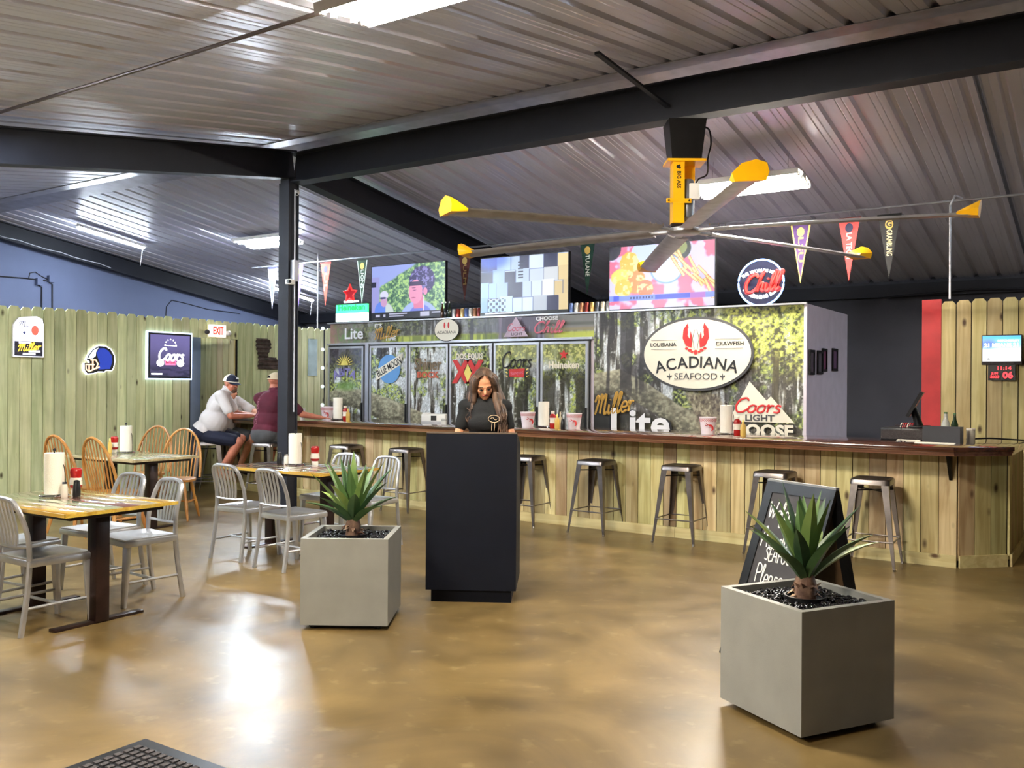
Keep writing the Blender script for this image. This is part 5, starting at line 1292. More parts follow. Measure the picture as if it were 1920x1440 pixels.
for s, t_, rz, lab in ((-1.73, 8.30, 2, 'rightmost metal bar stool, right of the chalkboard'), (-2.60, 8.36, -3, 'metal bar stool partly behind the chalkboard'), (-3.56, 8.44, 1, 'metal bar stool third from the right, fully in view'), (-4.52, 8.45, -2, 'metal bar stool fourth from the right, first fully seen right of the stand'),
                       (-5.40, 8.47, 2, 'metal bar stool just right of the host stand, half hidden'), (-7.18, 8.52, 0, 'metal bar stool just left of the host stand'), (-8.16, 8.50, 3, 'metal bar stool behind the ketchup of the middle table'),
                       (-9.25, 8.18, 10, 'metal bar stool under the man in the maroon shirt'), (-10.10, 7.90, -40, 'metal bar stool under the man in the white polo shirt')):
    place('s', sp_, s, t_, R(rz), lab, gs_, 'stool')
copy_tree(sp_, (-10.50, 8.44, 0), R(0), 'metal bar stool against the fence, under the man hidden behind the white polo', gs_)['category'] = 'stool'

# ================================================================ TABLES
TC_ = [wood('tt_yellow', (214, 176, 76), (180, 138, 48), (90, 60, 30), axis=0, rough=.14, coat=1, hue=.3), wood('tt_cream', (206, 190, 150), (168, 150, 112), (96, 70, 44), axis=0, rough=.14, coat=1, hue=.3),
       wood('tt_red', (158, 112, 92), (120, 80, 66), (60, 36, 26), axis=0, rough=.14, coat=1, hue=.3), wood('tt_green', (172, 178, 140), (140, 146, 110), (80, 66, 40), axis=0, rough=.14, coat=1, hue=.3),
       wood('tt_brown', (140, 112, 78), (104, 78, 50), (50, 34, 20), axis=0, rough=.14, coat=1, hue=.3), wood('tt_blue', (150, 160, 168), (118, 124, 132), (80, 66, 40), axis=0, rough=.14, coat=1, hue=.3)]
def table(s, t, L, W_, rz, order, lab, seed):
    o = empty('dining_table', (s, t, 0), rz, lab, 'table', 'plank-topped dining tables')
    n = 6; w = W_/n; rnd = random.Random(seed)
    for i in range(n):
        y = -W_/2+w*(i+.5); e = rnd.uniform(0, .006)
        MB().box(-L/2+e, L/2-e, -w/2+.0008, w/2-.0008, -.016, .0).build('plank', TC_[order[i]], o, bevel=.0015, loc=(0, y, .76))
    for e, c in ((-1, order[0]), (1, order[-1])): MB().box(-L/2, L/2, -.009, .009, -.022, .0).build('edge_board', TC_[c], o, loc=(0, e*(W_/2+.009), .745+.012))
    for e in (-1, 1): MB().box(-.009, .009, -W_/2-.018, W_/2+.018, -.022, 0).build('edge_board', TC_[order[0]], o, loc=(e*(L/2+.009), 0, .757))
    MB().box(-L/2+.05, L/2-.05, -W_/2+.05, W_/2-.05, .705, .744).build('under_frame', M['brown_metal'], o)
    for e in (-1, 1):
        MB().box(e*.36-.048, e*.36+.048, -.048, .048, .01, .71).build('column', M['brown_metal'], o, bevel=.004)
        MB().box(e*.36-.035, e*.36+.035, -.31, .31, .0, .018).build('foot_bar', M['brown_metal'], o, bevel=.003)
    return o
table(-5.80, 3.40, 1.24, .75, R(1), [0, 1, 3, 2, 1, 0], 'rough plank table with yellow edge at the left edge of the photo', 1)
table(-6.36, 6.00, 1.27, .74, R(1), [0, 4, 1, 2, 5, 3], 'rough plank table with yellow edge in front of the post', 2)
table(-8.78, 5.86, 1.22, .76, R(0), [1, 3, 1, 3, 1, 3], 'pale plank table between the oak chairs near the fence', 3)

# ================================================================ TABLE AND BAR ITEMS
def towel(x, y, z, lab, h=.28, r=.062, rz=0, win=False):
    o = empty('paper_towel_holder', (x, y, z), rz, lab, 'paper towels', 'paper towel holders')
    MB().lathe([(r, 0), (r+.001, .005), (r+.001, h-.01), (r, h), (.02, h), (.018, h-.004)], 26, (0, 0, .018)).build('paper_roll', M['paper'], o, smooth=True)
    MB().tube([(.085*math.cos(2*PI*i/20), .085*math.sin(2*PI*i/20), .006) for i in range(20)], .004, n=5, closed=True).build('base_ring', M['chrome'], o)
    MB().lathe([(.075, .008), (.075, .013)], 18).build('base_plate', M['chrome'], o)
    MB().tube([(0, 0, .01), (0, 0, h+.035)], .004, n=6).build('rod', M['black_metal'], o)
    MB().ell((0, 0, h+.04), (.011, .011, .011), 8, 6).build('knob', M['black_metal'], o, smooth=True)
    MB().tube(crom([(.082, 0, .006), (.085, 0, .1), (.078, 0, .19), (.068, 0, .22)]), .003, n=5).build('side_arm', M['black_metal'], o)
    for k in range(4):
        a = PI/4+k*PI/2; MB().ell((.085*math.cos(a), .085*math.sin(a), .008), (.011, .011, .008), 8, 5).build('foot', M['chrome'], o, smooth=True)
    return o
def bottle(name, x, y, z, lab, kind, group, rz=0):
    o = empty(name, (x, y, z), rz, lab, 'bottle', group)
    fl_ = Matrix.Diagonal((1, .68, 1, 1))
    if kind == 'ketchup':
        MB().lathe([(.030, 0), (.036, .01), (.036, .05), (.031, .085), (.036, .12), (.034, .145), (.018, .160), (.016, .165)], 18, mtx=fl_).build('body', M['ketchup'], o, smooth=True)
        MB().lathe([(.0355, .055), (.0325, .085), (.0362, .115)], 18, mtx=Matrix.Diagonal((1.02, .72, 1, 1))).build('label', M['label_white'], o)
        MB().lathe([(.020, .162), (.021, .190), (.018, .193)], 14).build('cap', M['label_white'], o, smooth=True)
    elif kind == 'ketchup_down':
        MB().lathe([(.026, .034), (.042, .050), (.043, .09), (.036, .115), (.042, .15), (.040, .172), (.030, .180)], 20, mtx=fl_).build('body', M['ketchup'], o, smooth=True)
        MB().lathe([(.0435, .062), (.042, .09), (.0375, .112)], 20, mtx=Matrix.Diagonal((1.02, .71, 1, 1))).build('label', M['label_white'], o)
        MB().lathe([(.032, .0), (.033, .030), (.028, .036)], 18, mtx=fl_).build('cap', M['label_white'], o, smooth=True)
    elif kind == 'mustard':
        MB().lathe([(.024, 0), (.028, .01), (.028, .10), (.012, .13), (.011, .14)], 16, mtx=fl_).build('body', M['mustard'], o, smooth=True); MB().lathe([(.013, .14), (.005, .165)], 10).build('nozzle', M['print_yellow'], o, smooth=True)
    elif kind == 'pepper':
        MB().lathe([(.024, 0), (.026, .01), (.024, .07), (.020, .09)], 14).build('body', M['black_plastic'], o, smooth=True); MB().lathe([(.021, .09), (.019, .108), (.008, .112)], 14).build('cap', M['black_plastic'], o, smooth=True)
    elif kind == 'oil':
        MB().lathe([(.022, 0), (.024, .01), (.022, .10), (.008, .14), (.008, .19)], 14).build('body', mat('cloudy', (196, 186, 160), .2, var=.1), o, smooth=True); MB().lathe([(.009, .19), (.009, .205)], 8).build('cap', M['black_metal'], o)
    else:
        MB().lathe([(.022, 0), (.024, .01), (.022, .07), (.016, .09)], 14).build('body', M['label_white'], o, smooth=True); MB().lathe([(.017, .09), (.015, .105)], 12).build('cap', M['chrome'], o, smooth=True)
    return o
BUCK = None
def bucket(x, y, z, lab, rz):
    o = empty('paper_bucket', (x, y, z), rz, lab, 'bucket', 'white paper buckets with a red crawfish print')
    MB().lathe([(.066, 0), (.088, .165), (.091, .168), (.091, .172), (.086, .172), (.084, .165), (.063, .008)], 28).build('body', BW, o, smooth=True)
    # check border: two rows of small diamonds, and the printed crawfish, set on the side
    def side_m(a, zz, d=.0008):
        r = .066+.022*zz/.165+d; return T(r*math.cos(a), r*math.sin(a), zz) @ Matrix.Rotation(a+PI/2, 4, 'Z') @ Matrix.Rotation(R(-7.6)+0, 4, 'X') @ FACE_T
    ck_ = MB()
    for row in range(3):
        for k in range(26):
            a = 2*PI*(k+.5*(row % 2))/26; m_ = side_m(a, .150-.010*row); ck_.prism([(-.0055, 0), (0, -.0055), (.0055, 0), (0, .0055)], 0, .0006, mtx=m_)
    ck_.build('check_border', M['print_red'], o)
    for a in (-PI/2, PI/2):
        m_ = side_m(a, .078, .004); cf = MB()
        cf.tube(crom([(-.035, .035, 0), (-.02, .02, 0), (-.005, .012, 0), (.018, .008, 0), (.03, -.01, 0), (.028, -.035, 0), (.018, -.045, 0)]), [.003]*10+[.009]*5+[.010]*10+[.007]*5+[.003]*1, n=6, flat=.3)
        for k in range(4): cf.tube([(-.0+.01*k, .008, 0), (-.012+.012*k, -.018, 0)], .0018, n=4, flat=.5)
        cf.tube(crom([(-.018, .016, 0), (-.035, .008, 0), (-.045, .015, 0)]), .004, n=5, flat=.4)
        cf.build('crawfish_print', M['print_red'], o, mtx=m_)
    return o
BW = mat('bucket_paper', (240, 226, 230), .55, var=.02)
# front left table
towel(-6.02, 3.44, .76, 'paper towel roll on the front left table', rz=.4); bottle('ketchup_bottle', -6.06, 3.62, .76, 'red ketchup bottle beside the paper towels on the front left table', 'ketchup_down', 'ketchup bottles', R(30))
bottle('pepper_shaker', -5.90, 3.53, .76, 'black pepper shaker on the front left table', 'pepper', 'shakers'); bottle('salt_shaker', -5.93, 3.46, .76, 'small white shaker beside the towel roll on the front left table', 'salt', 'shakers')
# back left table
towel(-9.08, 6.0, .76, 'paper towel roll on the back left table', rz=.3); bottle('ketchup_bottle', -9.20, 5.94, .76, 'red ketchup bottle on the back left table', 'ketchup_down', 'ketchup bottles', R(30)); bottle('mustard_bottle', -9.16, 5.86, .76, 'pale yellow mustard bottle on the back left table', 'mustard', 'mustard bottles')
bottle('pepper_shaker', -9.32, 5.98, .76, 'black pepper shaker on the back left table', 'pepper', 'shakers')
# middle table
towel(-6.50, 6.08, .76, 'paper towel roll on the middle table in front of the bar', rz=.1, h=.285); bottle('ketchup_bottle', -6.38, 6.22, .76, 'red ketchup bottle on the middle table', 'ketchup_down', 'ketchup bottles', R(30)); bottle('pepper_shaker', -6.74, 6.10, .76, 'black pepper shaker on the middle table in front of the post', 'pepper', 'shakers')
bottle('salt_shaker', -6.60, 6.06, .76, 'small white shaker left of the towel roll on the middle table', 'salt', 'shakers')
# bar
ZB = 1.05
def B(x, t, z=ZB): return pt(x, 0, t)[0], t, z
for x, t_, lab, rz in ((619, 8.95, 'crawfish bucket at the left end of the cooler', 0), (995, 9.02, 'crawfish bucket just right of the woman', 20), (1082, 8.98, 'crawfish bucket in front of the last cooler door', -10), (1333, 8.95, 'crawfish bucket under the big oval sign', 0)):
    bucket(*B(x, t_), lab, R(33+rz))
for x, t_, lab in ((639, 8.92, 'paper towel roll on the bar at the first cooler door'), (1025, 9.0, 'paper towel roll on the bar right of the woman'), (1367, 8.95, 'paper towel roll on the bar below the oval sign')): towel(*B(x, t_), lab)
for x, t_, lab in ((653, 8.88, 'dark ketchup bottle on the bar by the first cooler door'), (1042, 8.95, 'ketchup bottle on the bar right of the woman'), (1388, 8.88, 'ketchup bottle on the bar below the mountain print')): bottle('ketchup_bottle', *B(x, t_), lab, 'ketchup', 'ketchup bottles', R(30))
for x, t_, lab in ((658, 8.75, 'mustard bottle on the bar by the first cooler door'), (1050, 8.80, 'mustard bottle on the bar right of the woman'), (1399, 8.72, 'mustard bottle on the bar below the mountain print')): bottle('mustard_bottle', *B(x, t_), lab, 'mustard', 'mustard bottles', R(30))
bottle('oil_bottle', *B(1056, 8.86), 'slim clear bottle on the bar beside the mustard', 'oil', None); bottle('pepper_shaker', *B(1061, 8.78), 'dark shaker on the bar beside the slim bottle', 'pepper', 'shakers')
def cup(x, t_, lab):
    o = empty('foam_cup', B(x, t_), 0, lab, 'cup', 'white foam cups'); MB().lathe([(.030, 0), (.043, .135), (.046, .138), (.046, .142), (.041, .142), (.028, .01)], 20).build('body', M['white_plastic'], o, smooth=True)
    MB().lathe([(.0355, .045), (.0385, .075)], 20).build('print_band', M['print_grey'] if False else mat('cup_print', (176, 176, 170), .6), o)
cup(572, 8.85, 'white foam cup on the bar right of the post'); cup(455, 8.60, 'white foam cup on the bar beside the man in the white polo')
# ticket printer and white box on the bar
pr = empty('receipt_printer', B(820, 8.92), R(30), 'white receipt printer on the bar behind the host stand', 'printer')
MB().box(-.15, .15, -.10, .10, 0, .12).build('body', M['white_plastic'], pr, bevel=.01); MB().box(-.03, .04, -.104, -.10, .04, .10).build('display', M['black_plastic'], pr); MB().box(-.14, -.05, -.09, .05, .12, .135).build('paper_cover', M['white_plastic'], pr, bevel=.004); MB().box(-.15, .15, -.104, -.10, .0, .03).build('tray', mat('tray_grey', (170, 170, 174), .4), pr)
bh = empty('till_roll_box', B(838, 8.85), R(25), 'small pale grey box on the bar beside the receipt printer', 'box'); MB().box(-.03, .03, -.03, .03, 0, .07).build('body', mat('pale_grey', (206, 206, 200), .6), bh, bevel=.003); MB().box(-.031, .031, -.031, .031, .05, .055).build('band', M['print_grey'], bh)
# cash desk at the right end
cd = empty('cash_drawer', (-1.60, 9.20, ZB), R(-4), 'black cash drawer on the right end of the bar', 'cash drawer')
MB().box(-.20, .20, -.20, .20, 0, .115).build('case', M['black_plastic'], cd, bevel=.005); MB().box(-.19, .19, -.207, -.20, .015, .10).build('drawer_front', M['rubber'], cd)
mo = empty('touch_monitor', (-1.50, 9.25, ZB+.116), R(97), 'black touch screen till seen edge-on above the cash drawer', 'monitor')
MB().box(-.17, .17, -.015, .015, -.13, .13, T(0, .05, .22) @ Matrix.Rotation(R(28), 4, 'X')).build('screen_case', M['black_plastic'], mo); MB().cap((0, .06, .17), (0, .02, .02), .03, .04).build('stand', M['black_plastic'], mo, smooth=True); MB().box(-.11, .11, -.08, .10, 0, .02).build('base', M['black_plastic'], mo, bevel=.004)
ob = empty('organizer_box', (-1.265, 8.93, ZB), R(-4), 'dark open organizer box on the bar in front of the bottles', 'box')
MB().box(-.155, .155, -.07, -.06, 0, .145).box(-.155, .155, .06, .07, 0, .145).box(-.155, -.145, -.06, .06, 0, .145).box(.145, .155, -.06, .06, 0, .145).box(-.145, .145, -.06, .06, 0, .01).build('case', mat('slate_plastic', (46, 46, 52), .45), ob)
for x, y, lab, h, r, c in ((-1.27, 9.12, 'clear bottle with green top behind the organizer box', .27, .036, (206, 206, 196)), (-1.20, 9.16, 'dark green bottle behind the clear bottle on the bar end', .26, .030, (40, 60, 40)), (-1.06, 9.10, 'short jar with flat lid right of the clear bottle', .13, .036, (196, 190, 176))):
    b_ = empty('glass_bottle' if h > .2 else 'jar', (x, y, ZB), 0, lab, 'bottle')
    if h > .2: MB().lathe([(r, 0), (r+.001, h*.6), (r*.5, h*.78), (r*.38, h*.95)], 16).build('body', mat('glass_%d' % int(h*100), c, .08, var=.1), b_, smooth=True); MB().lathe([(r*.42, h*.95), (r*.42, h)], 10).build('cap', mat('green_cap_%d' % int(h*100), (60, 110, 60), .4), b_)
    else: MB().lathe([(r, 0), (r+.001, h*.85)], 16).build('body', mat('jar_g', c, .15), b_, smooth=True); MB().lathe([(r*1.05, h*.86), (r*1.05, h)], 16).build('lid', M['label_white'], b_)
for i, (x, y, w_, l_, rz, lab) in enumerate(((-1.30, 8.72, .16, .11, 2, 'flat white order pad in front of the organizer box'), (-1.55, 8.93, .10, .05, -4, 'white paper strip against the cash drawer'))):
    b_ = empty('paper_pad', (x, y, ZB), R(rz), lab, 'paper'); MB().box(-w_, w_, -l_/2, l_/2, 0, .008+.006*i).build('sheets', M['paper'], b_); MB().box(-w_, w_, l_/2-.012, l_/2, .008+.006*i, .010+.006*i).build('binding', M['label_white'], b_)
sk = empty('receipt_spike', (-1.60, 8.83, ZB), 0, 'thin metal receipt spike with round foot in front of the cash drawer', 'receipt spike'); MB().lathe([(.045, 0), (.045, .006), (.01, .01)], 20).build('foot', M['chrome'], sk, smooth=True); MB().tube([(0, 0, .01), (0, 0, .15)], .002, n=5).build('spike', M['chrome'], sk); MB().tube([(-.05, 0, .15), (.05, 0, .15)], .0025, n=5).build('cross_wire', M['chrome'], sk)
cr = empty('red_clip_tangle', (-1.62, 9.22, ZB+.116), 0, 'small red and white clips on top of the cash drawer', 'clips')
for i in range(6): MB().tube(crom([(-.05+.02*i, -.03, .0), (-.04+.02*i, .0, .04), (-.02+.02*i, .02, .005)]), .005, n=5).build('clip', M['red_paint'] if i % 3 else M['label_white'], cr)
prop(MB().tube(crom([(-1.12, 9.3, ZB+.02), (-.95, 9.4, ZB+.03), (-.80, 9.55, ZB+.02), (-.62, 9.8, ZB+.0)]), .008, n=6).build('cable', M['cable']), 'black power cable running off the right end of the bar', 'cable')
# floor mat at the entrance
fm = empty('floor_mat', (-3.475, 2.40, 0), R(0), 'dark ribbed entrance mat at the bottom edge of the photo', 'mat')
MB().box(0, 1.25, -1.9, 0, 0, .008).build('border', M['black_plastic'], fm, bevel=.003)
rb = MB()
for i in range(28):
    for j in range(40): rb.box(.05+.041*i, .05+.041*i+.026, -1.85+.045*j, -1.85+.045*j+.032, .008, .0125)
r_ = rb.build('ribbed_field', M['rubber'], fm); r_['kind'] = 'stuff'
# thing on the post
cm_ = empty('security_camera', (SP+.10, TP-.14, 3.0), R(0), 'small white security camera with black lens on the post', 'camera')
cm_.location = (SP+.11, TP-.10, 2.74); MB().box(-.05, .04, -.05, .03, -.03, .03).build('body', M['white_plastic'], cm_, bevel=.006); MB().lathe([(.02, 0), (.02, .04)], 12, mtx=T(.03, -.04, .0) @ Matrix.Rotation(PI/2, 4, 'X')).build('lens', M['black_plastic'], cm_)
cm2 = empty('speaker_horn', (SP+.16, TP-.06, 3.80), 0, 'small white bracket lamp at the top of the post', 'camera'); MB().cap((0, 0, 0), (.05, -.05, -.03), .03, .022).build('body', M['white_plastic'], cm2, smooth=True); MB().ell((.062, -.062, -.037), (.015, .015, .015), 8, 6).build('lens', M['black_plastic'], cm2)

# ================================================================ CEILING FAN
FS, FT, FZ = -3.20, 7.60, 2.925
fan = empty('ceiling_fan', (FS, FT, FZ), 0, 'large six-blade ceiling fan with yellow winglets hanging from the ridge beam', 'fan')
FR = Matrix.Rotation(R(33.5), 4, 'Z')
MB().prism([(-.13, -.12), (.13, -.12), (.13, .12), (-.13, .12)], .62, .97, taper=1.28, mtx=FR).build('mounting_box', M['black_metal'], fan)
MB().box(-.17, .17, -.13, .13, .60, .622, FR).build('top_flange', M['yellow'], fan)
MB().box(-.115, -.015, -.10, -.088, .06, .60, FR).box(-.115, -.107, -.09, .06, .06, .60, FR).box(-.023, -.015, -.09, .0, .06, .60, FR).build('yellow_column', M['yellow'], fan)
MB().box(-.02, .11, .07, .078, .30, .60, FR).build('rear_plate', M['yellow'], fan)
MB().box(-.175, .045, -.105, -.09, .235, .275, FR).build('clamp_bar', M['yellow'], fan)
for x in (-.155, .025): MB().lathe([(.008, 0), (.008, .012)], 10, mtx=FR @ T(x, -.105, .255) @ Matrix.Rotation(PI/2, 4, 'X')).build('bolt', M['black_metal'], fan)
MB().lathe([(.055, .12), (.06, .14), (.06, .44), (.045, .46)], 18, mtx=FR @ T(.03, .0, 0)).build('motor', mat('motor_grey', (120, 122, 128), .4, .5), fan, smooth=True)
MB().box(.03, .13, -.06, .03, .28, .42, FR).build('control_box', M['white_plastic'], fan, bevel=.006)
MB().lathe([(.035, .02), (.035, .14)], 14, mtx=FR @ T(.02, 0, 0)).build('shaft', M['fan_blade'], fan, smooth=True)
MB().box(-.13, .06, -.10, .08, .03, .055, FR).build('bottom_plate', M['brown_metal'], fan)
MB().box(-.12, .05, -.09, .07, .055, .07, FR).build('bottom_collar', M['yellow'], fan)
m_ = fan_tx = FR @ T(-.065, -.1015, .44) @ FACE_T @ Matrix.Rotation(-PI/2, 4, 'Z')
text('BIG ASS', m_, M['print_black'], fan, size=.048, width=.15, bold=.001)
for a, b, r in ((-.075, .555, .014), (-.058, .545, .010), (-.06, .565, .008)): poly('logo', disc(a, b, r, r*1.1, 10), M['print_black'], FR @ T(0, -.1012, 0) @ FACE_T, fan)
MB().tube(crom([(.15, .05, .95), (.23, .06, .93), (.25, .06, .80), (.22, .04, .66), (.21, .03, .52), (.13, .0, .47), (.10, -.02, .42)]), .008, n=6).build('power_cable', M['black_metal'], fan, mtx=FR)
MB().lathe([(.13, -.025), (.15, -.01), (.15, .02), (.12, .03)], 24).build('hub', M['fan_blade'], fan, smooth=True)
for k in range(6):
    a = R(3+60*k); A = Matrix.Rotation(a, 4, 'Z')
    b_ = empty('blade', (0, 0, 0)); b_.parent = fan; b_.rotation_euler = (0, 0, a)
    MB().box(.10, .42, -.035, .035, -.012, .012).build('blade_arm', M['fan_blade'], b_, bevel=.004)
    for x in (.24, .32, .38): MB().lathe([(.008, .0), (.008, .035), (.004, .05)], 8, (x, .0, 0)).build('bolt', M['chrome'], b_)
    foil = [(-.10, -.004), (-.07, -.012), (0, -.018), (.07, -.014), (.10, .0), (.06, .012), (0, .016), (-.07, .008)]
    n = 9; v = []; f = []; mm_ = len(foil)
    for i in range(n):
        x = .30+2.02*i/(n-1); dz = -.05*(i/(n-1))**1.5
        tw = R(9); v += [(x, y*math.cos(tw)-z*math.sin(tw), z*math.cos(tw)+y*math.sin(tw)+dz) for y, z in foil]
    for i in range(n-1): f += [(i*mm_+j, i*mm_+(j+1) % mm_, (i+1)*mm_+(j+1) % mm_, (i+1)*mm_+j) for j in range(mm_)]
    f += [tuple(range(mm_-1, -1, -1)), tuple((n-1)*mm_+j for j in range(mm_))]
    MB().add(v, f).build('aerofoil', M['fan_blade'], b_, smooth=True)
    # upturned winglet: swept plate with a socket
    P = [(-.10, -.035), (.10, -.025), (.118, .03), (.10, .085), (.03, .105), (-.06, .08), (-.12, .02)]
    n = len(P); vv = []
    for q, (sc, dx) in enumerate(((.85, -.10), (.95, .0), (1.0, .05))):
        vv += [(2.30+dx+.12*max(0, z)*1.2, y*sc, z*(.25, .8, 1.0)[q]-.045) for y, z in P]
    ff = [(q*n+i, q*n+(i+1) % n, (q+1)*n+(i+1) % n, (q+1)*n+i) for q in range(2) for i in range(n)]+[tuple(range(n-1, -1, -1)), tuple(2*n+i for i in range(n))]
    MB().add(vv, ff).build('winglet', M['yellow'], b_, smooth=True)
# ================================================================ PEOPLE
def V(*a): return Vector(a)
def hand(mb, w, d, nrm, side, curl=.5, sc=1.0):
    """palm, four fingers and a thumb; w wrist, d pointing direction, nrm back of the hand"""
    d = Vector(d).normalized(); nrm = Vector(nrm); nrm = (nrm-d*nrm.dot(d)).normalized(); x = d.cross(nrm).normalized()*side
    q = Matrix((x, d, nrm)).transposed()
    w = Vector(w)
    mb.ell(w+d*.045*sc, (.040*sc, .052*sc, .016*sc), 12, 8, q)
    mb.cap(w, w+d*.03*sc, .024*sc, .026*sc)
    for i, L in enumerate((.070, .078, .072, .056)):
        b = w+d*.082*sc+x*((-.027+.018*i)*sc); p = b; dd = d.copy()
        for k, fr in enumerate((.45, .32, .23)):
            dd = (dd-nrm*(curl*(.35+.35*k))).normalized(); e = p+dd*(L*fr*sc); mb.cap(p, e, (.0092-.0008*k)*sc, (.0086-.0010*k)*sc, n=8); p = e
    b = w+d*.025*sc-x*.030*sc; m1 = b+(d*.6-x*.75-nrm*.25).normalized()*.035*sc; mb.cap(b, m1, .014*sc, .011*sc, n=8); mb.cap(m1, m1+(d*.9-x*.25-nrm*.3).normalized()*.030*sc, .0105*sc, .009*sc, n=8)
def head_prims(mb, c, H, sc=1.0):
    P = lambda x, y, z: c+H @ V(x*sc, y*sc, z*sc)
    E_ = lambda p, r: mb.ell(P(*p), tuple(q*sc for q in r), 18, 12, H)
    E_((0, -.012, .035), (.077, .097, .090)); E_((0, .02, -.035), (.062, .072, .080)); E_((0, .055, -.085), (.033, .032, .026))
    E_((0, .062, .018), (.055, .032, .022)); E_((.035, .055, -.025), (.026, .028, .026)); E_((-.035, .055, -.025), (.026, .028, .026))
    mb.cap(P(0, .090, .005), P(0, .108, -.026), .008*sc, .014*sc, n=8)
    for e in (-1, 1): E_((e*.078, -.005, -.010), (.010, .020, .030))
def face_parts(o, c, H, sc=1.0, lids=False, beard=None, brow=None, lip=None):
    P = lambda x, y, z: c+H @ V(x*sc, y*sc, z*sc)
    ey = MB(); ir = MB(); br = MB(); lp_ = MB()
    for e in (-1, 1):
        ey.ell(P(e*.031, .081, .004), (.0145*sc, .010*sc, .0075*sc), 10, 7, H)
        ir.ell(P(e*.031, .0885, .002), (.006*sc, .004*sc, .006*sc), 8, 6, H)
        br.tube([P(e*.016, .094, .024), P(e*.032, .092, .029), P(e*.050, .078, .023)], [.003*sc, .0045*sc, .002*sc], n=6)
    lp_.tube([P(-.024, .084, -.055), P(-.010, .094, -.050), P(0, .095, -.052), P(.010, .094, -.050), P(.024, .084, -.055)], [.002*sc, .0055*sc, .005*sc, .0055*sc, .002*sc], n=6)
    if lids:
        for e in (-1, 1): ir.tube([P(e*.018, .090, .002), P(e*.031, .094, -.003), P(e*.046, .084, .001)], .003*sc, n=5)
    else: ey.build('eye', M['white_plastic'], o, smooth=True)
    ir.build('lash' if lids else 'iris', M['print_black'], o, smooth=True); br.build('eyebrow', brow or M['hair_brown'], o, smooth=True); lp_.build('lips', lip or M['skin_red'], o, smooth=True)
    if beard:
        b = MB(); b.ell(P(0, .060, -.082), (.040*sc, .040*sc, .032*sc), 14, 9, H); b.ell(P(0, .080, -.040), (.030*sc, .020*sc, .008*sc), 12, 7, H); b.build('goatee', beard, o, smooth=True)
